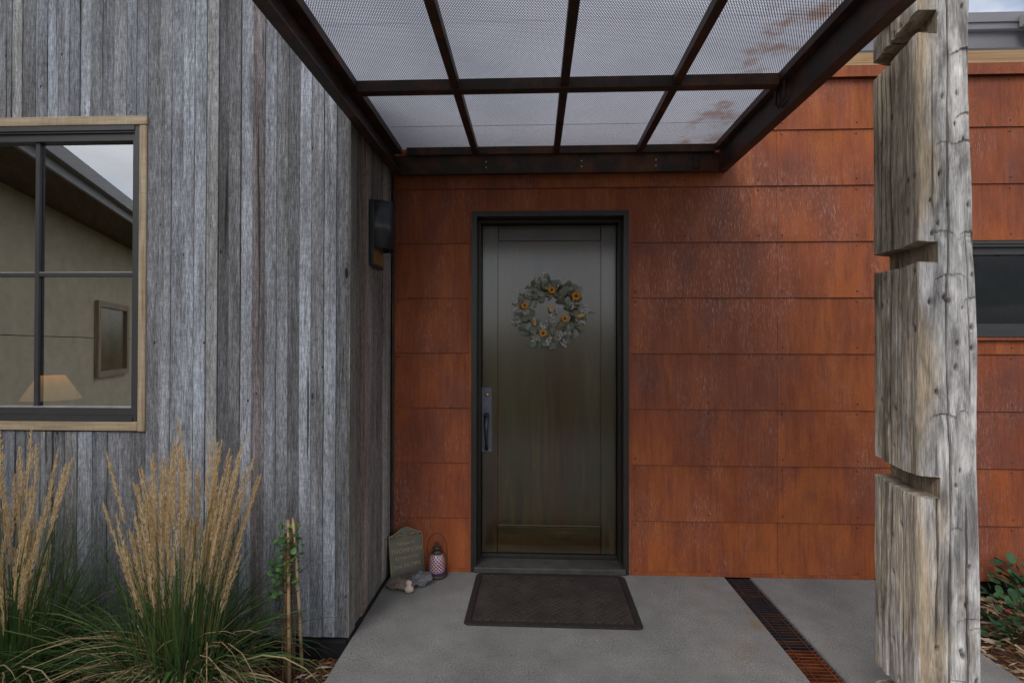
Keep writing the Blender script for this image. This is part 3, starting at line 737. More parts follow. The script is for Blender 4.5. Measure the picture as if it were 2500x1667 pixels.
    # notches cut into the left side, floors slightly out of true
    for a_, b_ in notch:
        inn = (rows > a_) & (rows < b_)
        cut = xl+.068+.004*(fbm(np.stack([Yb*30, Zb*20, Xb*0], -1), 3, 81)-.4)
        ins = inn[:, None] & (X < cut)
        X = np.where(ins, cut, X)
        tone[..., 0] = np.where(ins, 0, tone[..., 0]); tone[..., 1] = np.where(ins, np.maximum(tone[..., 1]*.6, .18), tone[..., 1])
    Z = Zb+np.where(Zb < 2.85, .02*(fbm(np.stack([Xb*12, Yb*12, Zb*.8], -1), 2, 91)-.45)*np.clip(Zb*20, 0, 1), 0)
    Z = Z+(d_*.5-Yb)*np.interp(Zb, [0, .14, .95, 1.76, 2.3, 2.56, 2.9], [0, -.05, -.10, .03, .05, .24, .24])+.006*(fbm(np.stack([Xb*45, Yb*45, Zb*.5], -1), 2, 97)-.45)*np.clip(Zb*20, 0, 1)
    base = np.array([1.46, -1.31, 0])
    V = (np.stack([X, Y, Z], -1)-base).reshape(-1, 3)
    f = [(i*n+j, i*n+(j+1) % n, (i+1)*n+(j+1) % n, (i+1)*n+j) for i in range(nz-1) for j in range(n)]
    f += [tuple(range(n))[::-1], tuple((nz-1)*n+j for j in range(n))]
    o = mk('timber_post', V, f, POST, None, False, None, tuple(base))
    ca = o.data.color_attributes.new('tone', 'FLOAT_COLOR', 'POINT'); ca.data.foreach_set('color', tone.reshape(-1))
    return tag(o, 'thick hewn grey timber post with square notches cut in its side', 'post')
timber_post()

# ------------------------------------------------------------------ wall lamp on the return wall
LX = -.9005; LYc = -.40
WL = thing('wall_lamp', 'black half cylinder wall lamp on the barnwood return beside the door', 'lamp', (LX, LYc, 1.88))
LB = (LX, LYc, 1.88)
bevel_box('back_plate', LX-.002, LX+.022, LYc-.100, LYc+.100, 1.875, 2.238, IRON, WL, .002, LB)
mk('inner_panel', off([(LX+.0228, LYc-.088, 1.888), (LX+.0228, LYc+.088, 1.888), (LX+.0228, LYc+.088, 2.2), (LX+.0228, LYc-.088, 2.2)], LB), [(0, 1, 2, 3)], plain('amber_lamp_panel', (.22, .13, .045), .6), WL)
mb = MB(); n = 20; vs = []
for rr, zz_ in ((.092, 1.972), (.092, 2.236), (.087, 2.236), (.087, 1.972)):
    for i in range(n+1):
        a_ = -PI/2+PI*i/n; vs.append((LX+.0225+rr*1.02*math.cos(a_), LYc+rr*math.sin(a_), zz_))
fs = [(r_*(n+1)+i, r_*(n+1)+i+1, ((r_+1) % 4)*(n+1)+i+1, ((r_+1) % 4)*(n+1)+i) for r_ in range(4) for i in range(n)]
mb.add(off(vs, LB), fs); mb.build('lamp_shade', IRON, WL, True)
vs = [(LX+.0225, LYc, 2.230)]+[(LX+.0225+.0868*math.cos(-PI/2+PI*i/n), LYc+.0868*math.sin(-PI/2+PI*i/n), 2.230) for i in range(n+1)]
mk('shade_cap', off(vs, LB), [(0, i+1, i+2) for i in range(n)], IRON, WL)

# ------------------------------------------------------------------ door mat
mm = M('brown_rubber_mat', .85, .2); nn = mm.noise(mm.co(rand=False), 240, 3); bb = mm.noise(mm.co(rand=False), 6, 3)
mc = mm.mix(mm.ramp(bb, [(.35, 0), (.65, 1)]), (.034, .027, .025), (.050, .039, .036))
MATM = mm.fin(mm.mix(.7, mc, mm.ramp(nn, [(.3, .5), (.7, 1.5)]), 'MULTIPLY'), mm.bump(nn, .5, .002))
MT = thing('door_mat', 'dark brown rubber door mat with woven basket relief', 'mat', (.105, -.35, .0015), None, (0, 0, R(-.4)))
hw, hd, rc = .460, .305, .03
def rrect(hw_, hd_, rc_, n_=5):
    out = []
    for cx_, cy_, a0 in ((hw_-rc_, hd_-rc_, 0), (-hw_+rc_, hd_-rc_, 90), (-hw_+rc_, -hd_+rc_, 180), (hw_-rc_, -hd_+rc_, 270)):
        for i in range(n_+1): a_ = R(a0+90*i/n_); out.append((cx_+rc_*math.cos(a_), cy_+rc_*math.sin(a_)))
    return out
rings = [(hw, hd, .0), (hw, hd, .003), (hw-.006, hd-.006, .008), (hw-.030, hd-.030, .0085), (hw-.036, hd-.036, .0045)]
vs = []
for a_, b_, z_ in rings: vs += [(x, y, z_) for x, y in rrect(a_, b_, rc)]
k = len(rrect(1, 1, .1)); fs = [(i*k+j, i*k+(j+1) % k, (i+1)*k+(j+1) % k, (i+1)*k+j) for i in range(len(rings)-1) for j in range(k)]
fs.append(tuple((len(rings)-1)*k+j for j in range(k))); fs.append(tuple(range(k))[::-1])
mk('mat_base', vs, fs, plain('groove_shade_rubber', (.026, .021, .020), .9, .15, 0, .3, 60, .3), MT)  # base coloured darker than the ribs, as painted groove shadow
def clip(poly, hw_, hd_):
    for ax_, s_, lim in ((0, 1, hw_), (0, -1, hw_), (1, 1, hd_), (1, -1, hd_)):
        out = []
        for i in range(len(poly)):
            a_, b_ = poly[i-1], poly[i]; da, db_ = lim-s_*a_[ax_], lim-s_*b_[ax_]
            if da*db_ < 0: t = da/(da-db_); out.append((a_[0]+(b_[0]-a_[0])*t, a_[1]+(b_[1]-a_[1])*t))
            if db_ >= 0: out.append(b_)
        poly = out
        if len(poly) < 3: return []
    return poly
mb = MB(); cs = .082; rm = random.Random(2)
cang = math.cos(R(45)); 
for i in range(-12, 13):
    for j in range(-12, 13):
        hor = (i+j) % 2 == 0; nb_ = 3
        for q in range(nb_):
            lo = (q+.12)/nb_; hi = (q+.88)/nb_
            ext = .30 if (q == 1 and hor) else .0
            rect = [(-ext, lo), (1+ext, lo), (1+ext, hi), (-ext, hi)] if hor else [(lo, -ext), (hi, -ext), (hi, 1+ext), (lo, 1+ext)]
            P_ = [((i+a_)*cs, (j+b_)*cs) for a_, b_ in rect]
            P_ = [((x-y)*cang, (x+y)*cang*.92) for x, y in P_]
            P_ = clip(P_, hw-.042, hd-.042)
            if len(P_) < 3: continue
            m_ = len(P_); cx_ = sum(p[0] for p in P_)/m_; cy_ = sum(p[1] for p in P_)/m_
            z1 = .0120+(.0016 if ext else 0)+rm.uniform(0, .0006)
            vs = [(x, y, .0044) for x, y in P_]+[(cx_+(x-cx_)*.93, cy_+(y-cy_)*.86, z1) for x, y in P_]
            mb.add(vs, [(a_, (a_+1) % m_, m_+(a_+1) % m_, m_+a_) for a_ in range(m_)]+[tuple(m_+a_ for a_ in range(m_))])
mb.build('woven_relief', MATM, MT, False, 'stuff')

# ------------------------------------------------------------------ trench drain grates
barm = MB().box(-.072, .072, -.0022, .0022, -.030, 0); barv = [(x, y-z*.42, z) for x, y, z in barm.v]
def grate(label, y0, y1, mat):
    g_ = thing('drain_grate', label, 'drain grate', (1.269, y0, -.006), 'trench drain grates')
    me = bpy.data.meshes.new('bar'); me.from_pydata(barv, [], barm.f); me.materials.append(mat)
    y = y0-.012
    while y > y1+.01:
        o = ob('bar', me, None, g_, None, (rnd.uniform(-.001, .001), y-y0, rnd.uniform(-.001, .001))); o.rotation_euler = (rnd.uniform(-.06, .06), 0, rnd.uniform(-.006, .006)); y -= .0262
    for sx in (-.045, .045):
        MB().tube([(sx, 0, .0012), (sx, y1-y0+.004, .0012)], .0028, 5).build('cross_rod', mat, g_)
grate('dark steel drain grate nearest the rust orange wall', -.018, -.775, GRATED)
grate('rust red drain grate farther from the wall', -.778, -1.61, GRATER)

# ------------------------------------------------------------------ plaque, lantern, stones
bronze = M('aged_bronze', .5, .4, .35)
bn = bronze.noise(bronze.co(), 16, 4); BRZ = bronze.fin(bronze.mix(bronze.ramp(bn, [(.3, 0), (.7, 1)]), (.105, .102, .088), (.150, .140, .108)), bronze.bump(bronze.noise(bronze.co(), 120, 3), .3, .001))
gold = plain('worn_gold_paint', (.34, .25, .11), .45, .5, .2); rimm = plain('worn_bronze_rim', (.22, .17, .085), .45, .5, .3)
PQ = thing('house_plaque', 'arched bronze house plaque with raised lettering leaning in the corner', 'plaque', (-.776, -.100, .002))
PQ.rotation_euler = (R(-13), 0, R(32.5))
def outline(w_, hs, ha, n_=10):
    out = [(-w_, 0), (w_, 0), (w_, hs)]
    for i in range(n_+1):
        t = i/n_; x = w_*.86*(1-2*t); out.append((x, hs+.003+(ha-hs)*(.5+.5*math.cos(PI*(x/(w_*.86))))**.8))
    out.append((-w_, hs)); return out
def prism(pts, y0, y1):
    m_ = len(pts); v = [(x, y0, z) for x, z in pts]+[(x, y1, z) for x, z in pts]
    return v, [tuple(range(m_)), tuple(range(m_, 2*m_))[::-1]]+[(i, m_+i, m_+(i+1) % m_, (i+1) % m_) for i in range(m_)]
mb = MB(); mb.add(*prism(outline(.110, .252, .292), -.006, .006)); mb.build('plate', BRZ, PQ)
o1 = outline(.110, .252, .292); o2 = [(x*.94, .006+(z)*.958) for x, z in o1]; m_ = len(o1)
v = [(x, -.0062, z) for x, z in o1]+[(x, -.0105, .001+z*.993) for x, z in [(x*.985, z) for x, z in o1]]+[(x, -.0105, z) for x, z in o2]+[(x*.985, -.0062, z) for x, z in o2]
mb = MB().add(v, [(r_*m_+i, r_*m_+(i+1) % m_, (r_+1)*m_+(i+1) % m_, (r_+1)*m_+i) for r_ in range(3) for i in range(m_)]); mb.build('border', rimm, PQ)
for sx, sz in ((-.094, .238), (.094, .238), (0, .014)):
    s_ = MB().lathe([(.0001, .003), (.004, .003), (.0055, 0)], n=8); mk('screw', [(x+sx, -.0065-z, y+sz) for x, y, z in s_.v], s_.f, BLACK, PQ)
# twin swans in low relief under the arch
mb = MB()
for s_ in (-1, 1):
    nk = [(s_*.030, -.0075, .244), (s_*.020, -.0085, .243), (s_*.012, -.0085, .250), (s_*.012, -.0085, .260), (s_*.019, -.0085, .267), (s_*.028, -.0085, .267), (s_*.033, -.008, .263)]
    mb.tube(nk, [.004, .004, .003, .0028, .0028, .0026, .0008], 6)
    bd = [(s_*(.020+.055*t), -.0075, .240+.013*math.sin(PI*t)-.004*t) for t in [i/6 for i in range(7)]]
    mb.tube(bd, [.003, .008, .0095, .0095, .008, .005, .0012], 7)
    for q in range(3): mb.tube([(s_*(.035+.008*q), -.0135, .247-.004*q), (s_*(.060+.006*q), -.013, .250-.005*q), (s_*(.076+.002*q), -.010, .246-.006*q)], [.0014, .0022, .0008], 5)
wv = [(-.100+.2*i/24, -.0072, .2265+.0022*math.sin(i*1.9)) for i in range(25)]
mb.tube(wv, .0014, 5)
mb.build('swan_relief', rimm, PQ, True)
def text(s_, size, z, parent, xoff=0):
    cu = bpy.data.curves.new('t', 'FONT'); cu.body = s_; cu.size = size; cu.align_x = 'CENTER'; cu.extrude = .0014; cu.resolution_u = 2
    to = bpy.data.objects.new('t', cu); COL.objects.link(to); bpy.context.view_layer.update()
    me = bpy.data.meshes.new_from_object(to.evaluated_get(bpy.context.evaluated_depsgraph_get())); bpy.data.objects.remove(to)
    for v in me.vertices: v.co = (v.co.x+xoff, -.0064-v.co.z, v.co.y+z)
    me.materials.clear(); return ob('lettering', me, gold, parent)
text('House of', .030, .190, PQ); text('THOMPSON', .037, .143, PQ); text('ESTABLISHED', .025, .105, PQ)
text('June 24, 1995', .032, .058, PQ)

LN = thing('metal_lantern', 'small brown metal lantern with mosaic glass globe beside the plaque', 'lantern', (-.597, -.082, .0015)); LN.scale = (.95, .95, .93)
brn = plain('brown_lantern_metal', (.050, .034, .026), .5, .5, .3)
MB().lathe([(.0001, 0), (.066, 0), (.068, .006), (.066, .016), (.056, .020), (.050, .026), (.0001, .026)], n=24).build('base', brn, LN, True)
mz = M('mosaic_glass', .12, .8)
uv = mz.n('ShaderNodeUVMap'); us = mz.n('ShaderNodeSeparateXYZ'); mz.t.links.new(uv.outputs[0], us.inputs[0])
pa = mz.math('PINGPONG', mz.math('ADD', us.outputs[0], us.outputs[1]), .5); pb_ = mz.math('PINGPONG', mz.math('SUBTRACT', us.outputs[0], us.outputs[1]), .5)
mn = mz.math('MINIMUM', pa, pb_); line = mz.math('LESS_THAN', mn, .085)
vc = mz.n('ShaderNodeTexVoronoi'); mz.t.links.new(uv.outputs[0], vc.inputs[0]); vc.inputs['Scale'].default_value = 1.0
tile = mz.ramp(vc.outputs['Color'], [(.2, (.10, .012, .02)), (.5, (.05, .012, .06)), (.8, (.28, .03, .02))])
MOS = mz.fin(mz.mix(line, tile, (.68, .64, .70)), None, mz.ramp(line, [(0, .08), (1, .4)]))
prof = [(.050, .0), (.052, .012), (.051, .045), (.049, .075), (.044, .097), (.034, .112), (.024, .120)]
n = 28; vs = [(r_*math.cos(2*PI*j/n), r_*math.sin(2*PI*j/n), .034+z) for r_, z in prof for j in range(n)]
fs = [(i*n+j, i*n+(j+1) % n, (i+1)*n+(j+1) % n, (i+1)*n+j) for i in range(len(prof)-1) for j in range(n)]
gl = mk('globe', vs, fs, MOS, LN, True); ul = gl.data.uv_layers.new(name='UVMap'); li = 0
for i in range(len(prof)-1):
    for j in range(n):
        for (jj, ii) in ((j, i), (j+1, i), (j+1, i+1), (j, i+1)): ul.data[li].uv = (jj/n*14, prof[ii][1]/.125*5.5); li += 1
MB().lathe([(.0505, .026), (.0535, .030), (.0535, .034), (.0505, .036)], n=24).build('globe_band', plain('violet_glass', (.10, .05, .22), .2), LN, True)
MB().lathe([(.024, .150), (.036, .153), (.038, .160), (.026, .166), (.024, .180), (.031, .183), (.031, .190), (.020, .197), (.012, .202), (.010, .206), (.014, .213), (.012, .222), (.0001, .227)], n=18).build('cap', brn, LN, True)
for s_ in (-1, 1):
    MB().tube([(s_*.060, 0, .016), (s_*.0655, 0, .07), (s_*.066, 0, .115), (s_*.060, 0, .140), (s_*.034, 0, .157)], .0028, 6).build('side_strut', brn, LN, True)
hp = [(.067*math.cos(PI*i/16), -.012*math.sin(PI*i/16), .142+.145*math.sin(PI*i/16)**.8) for i in range(17)]
MB().tube(hp, .0024, 6).build('handle', brn, LN, True)

def stone(name, label, loc, size, seed, mat, rot=0, flat=.45):
    bm = bmesh.new(); bmesh.ops.create_icosphere(bm, subdivisions=4, radius=1)
    c_ = np.array([v.co[:] for v in bm.verts])
    dd = 1+.55*(fbm(c_*1.3+seed, 3, seed)-.45)+.25*(fbm(c_*4+seed, 3, seed+4)-.45)
    c_ = c_*dd[:, None]*np.array(size)
    # split, layered faces
    c_[:, 2] += .006*np.round(3*vnoise(c_*25, seed+9))
    c_[:, 2] -= c_[:, 2].min()
    low = c_[:, 2] < .008; c_[low, 2] = 0
    for v, q in zip(bm.verts, c_): v.co = q
    me = bpy.data.meshes.new(name); bm.to_mesh(me); bm.free()
    o = ob(name, me, mat, None, None, loc); o.rotation_euler = (0, 0, rot); return tag(o, label, 'stone', 'stones at the foot of the plaque')
stone('stone', 'flat brown stone lying in front of the plaque', (-.775, -.265, .001), (.092, .052, .024), 3, plain('brown_stone', (.17, .135, .115), .85, .2, 0, .4, 22, .6), R(-20))
stone('stone', 'grey layered stone lying right of the brown stone', (-.668, -.205, .001), (.070, .055, .032), 8, plain('grey_stone', (.125, .128, .14), .85, .2, 0, .45, 26, .6), R(15))
# small pale pinkish stone with two lobes
bm = bmesh.new()
for q, s_ in (((0, 0, .022), (.027, .020, .021)), ((-.006, .014, .052), (.020, .015, .017))):
    g_ = bmesh.ops.create_icosphere(bm, subdivisions=3, radius=1)
    for v in g_['verts']: v.co = Vector((v.co.x*s_[0], v.co.y*s_[1], v.co.z*s_[2]))+Vector(q)
me = bpy.data.meshes.new('stone'); bm.to_mesh(me); bm.free()
o = ob('stone', me, plain('pale_stone', (.45, .35, .32), .8, .2, 0, .15, 30, .3), None, None, (-.716, -.318, .001))
rmx = o.modifiers.new('r', 'REMESH'); rmx.mode = 'VOXEL'; rmx.voxel_size = .004; rmx.use_smooth_shade = True
tag(o, 'small pale pink two lobed stone leaning on the other stones', 'stone', 'stones at the foot of the plaque')

# ------------------------------------------------------------------ wreath on the door
WR = thing('door_wreath', 'round wreath of grey green eucalyptus leaves and orange dried flowers', 'wreath', (.112, DY-.004, 1.655))
leafm = []
def leaf_mesh(name, w_, l_, cup, mat):
    n_ = 12; v = [(0, 0, l_*.5)]; 
    for i in range(n_):
        a_ = 2*PI*i/n_; x = w_*.5*math.sin(a_); z = l_*.5-l_*.5*math.cos(a_)
        v.append((x, -cup*((x/(w_*.5))**2+.6*((z/l_-.5)*2)**2), z))
    me = bpy.data.meshes.new(name); me.from_pydata(v, [], [(0, i+1, (i+1) % n_+1) for i in range(n_)])
    for p in me.polygons: p.use_smooth = True
    me.materials.append(mat); return me
euc = [plain('eucalyptus_leaf_a', (.165, .17, .10), .6, .3, 0, .3, 18), plain('eucalyptus_leaf_b', (.17, .19, .15), .6, .3, 0, .3, 18), plain('eucalyptus_leaf_c', (.24, .235, .21), .6, .3, 0, .3, 18), plain('eucalyptus_leaf_d', (.20, .17, .085), .6, .3, 0, .3, 18)]
LV = [leaf_mesh('leaf', .040, .044, .006, euc[0]), leaf_mesh('leaf', .046, .050, .007, euc[1]), leaf_mesh('leaf', .042, .056, .008, euc[2]), leaf_mesh('leaf', .034, .050, .008, euc[3]), leaf_mesh('leaf', .018, .055, .006, euc[1])]
rw = random.Random(11)
mb = MB(); mb.tube([(.155*math.cos(2*PI*i/32), -.014, .155*math.sin(2*PI*i/32)) for i in range(33)], .013, 6, False); mb.build('vine_ring', plain('twig_brown', (.07, .05, .03), .8), WR, True)
for k in range(175):
    a_ = 2*PI*k/175+rw.uniform(-.1, .1); lay = rw.random()
    r_ = .155+rw.uniform(-.045, .050)
    o = ob('leaf', LV[rw.choice([0, 0, 1, 1, 1, 2, 2, 3, 4])], None, WR)
    o.location = (r_*math.cos(a_), -.012-.050*lay*(1-abs(r_-.155)/.09), r_*math.sin(a_))
    out = rw.gauss(0, .9)+(0 if r_ > .14 else rw.choice([0, PI*.7]))
    dirv = Vector((math.cos(a_+out*.7+.3), rw.uniform(-.55, .05), math.sin(a_+out*.7+.3))).normalized()
    nrm = Vector((rw.gauss(0, .35), -1, rw.gauss(0, .35))); zx = dirv; xx = nrm.cross(zx).normalized(); yy = zx.cross(xx)
    o.rotation_euler = Matrix(((xx.x, yy.x, zx.x), (xx.y, yy.y, zx.y), (xx.z, yy.z, zx.z))).to_euler(); s_ = rw.uniform(.75, 1.2); o.scale = (s_, s_, s_)
palel = plain('pale_blossom', (.55, .53, .52), .8, .2, 0, .2); lich = plain('pale_green_lichen', (.46, .54, .38), .9, .1, 0, .25)
def sprig_mesh(seed, mat):
    r_ = random.Random(seed); mb = MB()
    mb.tube([(0, 0, 0), (.004, -.006, .03), (0, -.008, .065)], .0008, 4)
    for k in range(24):
        t = r_.uniform(.15, 1); x, y, z = r_.gauss(0, .012*(1.2-t*.7)), -.006-r_.uniform(0, .008), .066*t; s_ = r_.uniform(.0030, .0050)
        mb.add([(x-s_, y, z), (x, y-s_, z), (x+s_, y, z), (x, y+s_, z), (x, y, z-s_*1.3), (x, y, z+s_*1.3)], [(0, 1, 5), (1, 2, 5), (2, 3, 5), (3, 0, 5), (1, 0, 4), (2, 1, 4), (3, 2, 4), (0, 3, 4)])
    me = bpy.data.meshes.new('blossom_sprig'); me.from_pydata(mb.v, [], mb.f); me.materials.append(mat); return me
SPR = [sprig_mesh(i, palel) for i in range(3)]; LIC = sprig_mesh(9, lich)
zs = .000397
for k, (zx_, zy_, an) in enumerate([(660, 330, 20), (700, 260, -15), (530, 480, 60), (470, 440, 80), (1060, 330, 30), (1010, 640, 150), (1150, 560, 200), (1290, 720, -70), (1320, 750, -85), (1250, 960, -80), (860, 960, 5), (840, 1150, 160), (800, 1040, 60), (1010, 1060, 170), (1030, 1190, 200), (340, 620, 70), (360, 900, 100), (380, 730, 90), (540, 730, 110), (650, 1140, 130)]):
    o = ob('blossom_sprig', SPR[k % 3], None, WR); o.location = ((zx_-840)*zs, -.058, (760-zy_)*zs); o.rotation_euler = (R(10), R(-an), 0)
for zx_, zy_ in ((820, 350), (770, 390), (1160, 400), (1330, 520), (500, 700), (1130, 1030), (1150, 1130), (740, 1130)):
    o = ob('lichen_tuft', LIC, None, WR); o.location = ((zx_-840)*zs, -.062, (745-zy_)*zs); o.scale = (.9, 1, .42)
orng = plain('dried_orange_petal', (.66, .27, .035), .7, .2, 0, .25, 40); dkc = plain('flower_centre', (.09, .04, .02), .9)
pm = MB()
for i in range(13):
    a_ = 2*PI*i/13; c_, s_ = math.cos(a_), math.sin(a_); w_ = .0034
    pm.add([(c_*.006-s_*w_, -.003, s_*.006+c_*w_), (c_*.006+s_*w_, -.003, s_*.006-c_*w_), (c_*.019+s_*w_*.6, -.007+.004*(i % 2), s_*.019-c_*w_*.6), (c_*.021, -.004, s_*.021), (c_*.019-s_*w_*.6, -.007+.004*(i % 2), s_*.019+c_*w_*.6)], [(0, 1, 2, 3, 4)])
PETM = bpy.data.meshes.new('petals'); PETM.from_pydata(pm.v, [], pm.f); PETM.materials.append(orng)
cmb = MB().lathe([(.0001, .005), (.006, .004), (.008, 0)], n=9); CEN = bpy.data.meshes.new('flower_centre'); CEN.from_pydata([(x, -.003-z, y) for x, y, z in cmb.v], [], cmb.f); CEN.materials.append(dkc)
for zx_, zy_, s_ in ((855, 400, 1.05), (1260, 500, 1.25), (415, 660, 1.0), (1075, 870, 1.05), (715, 1110, 1.1)):
    o = ob('dried_flower', PETM, None, WR); o.location = ((zx_-840)*zs, -.072, (760-zy_)*zs); o.scale = (s_*1.2,)*3; o.rotation_euler = (rw.uniform(-.5, .3), rw.uniform(0, 3), rw.uniform(-.4, .4)); ob('flower_centre', CEN, None, o)
tanp = plain('tan_seed_pod', (.50, .27, .11), .7, .2, 0, .3, 30)
podm = leaf_mesh('seed_pod', .026, .052, -.010, tanp)
for zx_, zy_, an in ((830, 640, 190), (1270, 840, -75), (585, 990, 10)):
    o = ob('seed_pod', podm, None, WR); o.location = ((zx_-840)*zs, -.070, (760-zy_)*zs); o.rotation_euler = (0, R(-an), 0)
MB().tube([(.235, -.03, .006), (.27, -.034, .003), (.302, -.036, -.002)], .0022, 5).build('twig', plain('pale_twig', (.36, .28, .16), .8), WR)

# ------------------------------------------------------------------ feather reed grasses
seedm = mat_island('tan_seed_head', [(.50, .35, .19), (.66, .49, .28), (.76, .61, .38), (.58, .43, .23)], .85, .15, .25)
stalkm = mat_island('straw_stalk', [(.13, .14, .045), (.075, .10, .03), (.20, .17, .07)], .7, .2)
bladem = mat_island('grass_blade', [(.030, .075, .022), (.055, .115, .030), (.095, .145, .040), (.038, .090, .045)], .55, .3, .25)
drym = mat_island('dry_grass_blade', [(.30, .25, .13), (.42, .34, .19), (.24, .16, .08), (.50, .43, .29)], .7, .2, .25)
def seed_mesh(seed):
    r_ = random.Random(seed); L = r_.uniform(.22, .33); mb = MB(); ben = r_.uniform(-.03, .03)
    cen = lambda t: Vector((ben*t*t, .3*ben*t*t, L*t))
    for k in range(165):
        t = r_.random()**.9; wd = .0088*math.sin(PI*min(1, .08+t*.94))**.6+.0012
        a_ = r_.uniform(0, 2*PI); rr = wd*r_.uniform(.3, 1.05); c_ = cen(t)+Vector((math.cos(a_)*rr, math.sin(a_)*rr, 0))
        l_ = r_.uniform(.010, .018); o_ = Vector((math.cos(a_)*.28, math.sin(a_)*.28, 1)).normalized()*l_; s_ = Vector((-math.sin(a_), math.cos(a_), 0))*r_.uniform(.0012, .0022)
        mb.add([c_-o_*.3, c_+s_+o_*.2, c_+o_, c_-s_+o_*.2], [(0, 1, 2, 3)])
    mb.tube([cen(i/5) for i in range(6)], .0012, 4)
    me = bpy.data.meshes.new('seed_head'); me.from_pydata(mb.v, [], mb.f); me.materials.append(seedm); return me
SEEDS = [seed_mesh(i) for i in range(9)]
def blade(mb, x, y, z, az, L, rise, droop, w_, r_, k=7):
    d_ = Vector((math.cos(az), math.sin(az), 0)); sd_ = Vector((-math.sin(az), math.cos(az), 0)); pts = []
    p = Vector((x, y, z)); el = rise; tw = r_.uniform(-.5, .5)
    vs = []
    for i in range(k+1):
        t = i/k; ww = w_*(1-t**2.2)*(.75+.25*min(1, t*5))
        s_ = (sd_*math.cos(tw*t*2)+Vector((0, 0, 1))*math.sin(tw*t*2))*ww*.5
        if i == k: vs.append(p.copy())
        else: vs += [p-s_, p+s_]
        p = p+(d_*math.cos(el)+Vector((0, 0, 1))*math.sin(el))*L/k; el -= droop/k*(1+t)
    fs = [(2*i, 2*i+1, 2*i+3, 2*i+2) for i in range(k-1)]+[(2*k-2, 2*k-1, 2*k)]
    mb.add(vs, fs)
def reed_grass(label, cx_, cy_, gz_, seed, nplume, ngreen, ndry, tops, spread, lean=(0, 0)):
    r_ = random.Random(seed); G = thing('reed_grass', label, 'grass', (cx_, cy_, gz_), 'feather reed grasses by the wall')
    mb = MB()
    for k in range(ngreen):
        a_ = r_.uniform(0, 2*PI); rr = .16*math.sqrt(r_.random()); L = r_.uniform(.35, .85)
        blade(mb, rr*math.cos(a_), rr*math.sin(a_), 0, a_+r_.gauss(0, .5), L*(1.0 if k % 3 else 1.1), R(r_.uniform(50, 84) if k % 3 else r_.uniform(78, 90)), r_.uniform(.3, 2.0) if k % 3 else r_.uniform(.1, .8), r_.uniform(.005, .011), r_)
    mb.build('green_blades', bladem, G, False, 'stuff')
    mb = MB()
    for k in range(ndry):
        a_ = r_.uniform(0, 2*PI); rr = .12*math.sqrt(r_.random()); L = r_.uniform(.35, .75)
        blade(mb, rr*math.cos(a_), rr*math.sin(a_), 0, (a_ if k % 2 else -PI/2)+r_.gauss(0, .8), L*r_.uniform(.7, 1.25), R(r_.uniform(35, 88)), r_.uniform(1.0, 4.4), r_.uniform(.005, .010), r_)
    mb.build('dry_blades', drym, G, False, 'stuff')
    mb = MB()
    for k in range(nplume):
        a_ = r_.uniform(0, 2*PI); q = math.sqrt(r_.random()); H_ = r_.uniform(tops[0], tops[1])*(1-.10*q)
        tip = Vector((math.cos(a_)*q*spread[0]*r_.uniform(.8, 1.1)+lean[0], math.sin(a_)*q*spread[1]+lean[1], H_)); b_ = Vector((math.cos(a_)*q*.13, math.sin(a_)*q*.10, 0))
        me = r_.choice(SEEDS); sc = r_.uniform(.85, 1.2); hl = .28*sc
        dirv = (tip-b_).normalized(); dirv = (dirv+Vector((math.cos(a_)*.10*q, math.sin(a_)*.10*q, 0))).normalized(); s0 = tip-dirv*hl
        o = ob('seed_head', me, None, G, None, s0); o.rotation_euler = dirv.to_track_quat('Z', 'Y').to_euler(); o.scale = (sc*r_.uniform(.8, 1.15), sc, sc)
        mid = b_.lerp(s0, .55)+Vector((0, 0, .01)); mb.tube([b_, mid, s0], [.0017, .0015, .0012], 4, False)
    mb.build('stalks', stalkm, G, False, 'stuff')
    return G
reed_grass('feather reed grass with tan plumes growing right of the window', -1.50, -1.17, -.10, 21, 112, 700, 720, (.72, 1.24), (.31, .20), (.02, 0))
reed_grass('feather reed grass with tan plumes cut off by the left picture edge', -2.24, -1.20, -.10, 33, 112, 640, 330, (.66, 1.24), (.36, .20), (-.06, 0))
# loose young plumes leaning between the two clumps
# ------------------------------------------------------------------ staked vine
VN = thing('staked_vine', 'young green climbing vine tied to three bamboo stakes', 'vine', (-1.105, -1.0, -.10))
bam = M('bamboo_cane', .55, .4); bq = bam.n('ShaderNodeTexCoord'); bs_ = bam.n('ShaderNodeSeparateXYZ'); bam.t.links.new(bq.outputs['Object'], bs_.inputs[0])
nd = bam.math('PINGPONG', bs_.outputs[2], .075); BAM = bam.fin(bam.mix(bam.ramp(nd, [(.0, 1), (.035, 0)]), bam.mix(bam.noise(bam.co((1, 1, .1)), 30, 4), (.30, .20, .10), (.46, .33, .19)), (.16, .095, .045)))
for pts in ([(.020, -.030, -.01), (.000, .0, .40), (-.018, .03, .735)], [(.045, .045, .0), (.030, .04, .35), (.004, .03, .745)], [(-.028, .05, .0), (-.02, .045, .35), (-.008, .035, .70)]):
    MB().tube(pts, [.0085, .0075, .007], 8).build('bamboo_stake', BAM, VN, True)
twm = mat_island('vine_stem', [(.14, .07, .035), (.20, .11, .055), (.10, .05, .03)], .85)
r_ = random.Random(5); mb = MB()
for k in range(26):
    a_ = r_.uniform(0, 2*PI); x0, y0 = -.018+r_.gauss(0, .010), .03+r_.gauss(0, .012)
    pts = [(x0+.012*math.sin(a_+i*.9)+r_.gauss(0, .003), y0+.012*math.cos(a_+i*1.1), .0+.075*i) for i in range(r_.randint(6, 10))]
    mb.tube(pts, [.0026]*len(pts), 4)
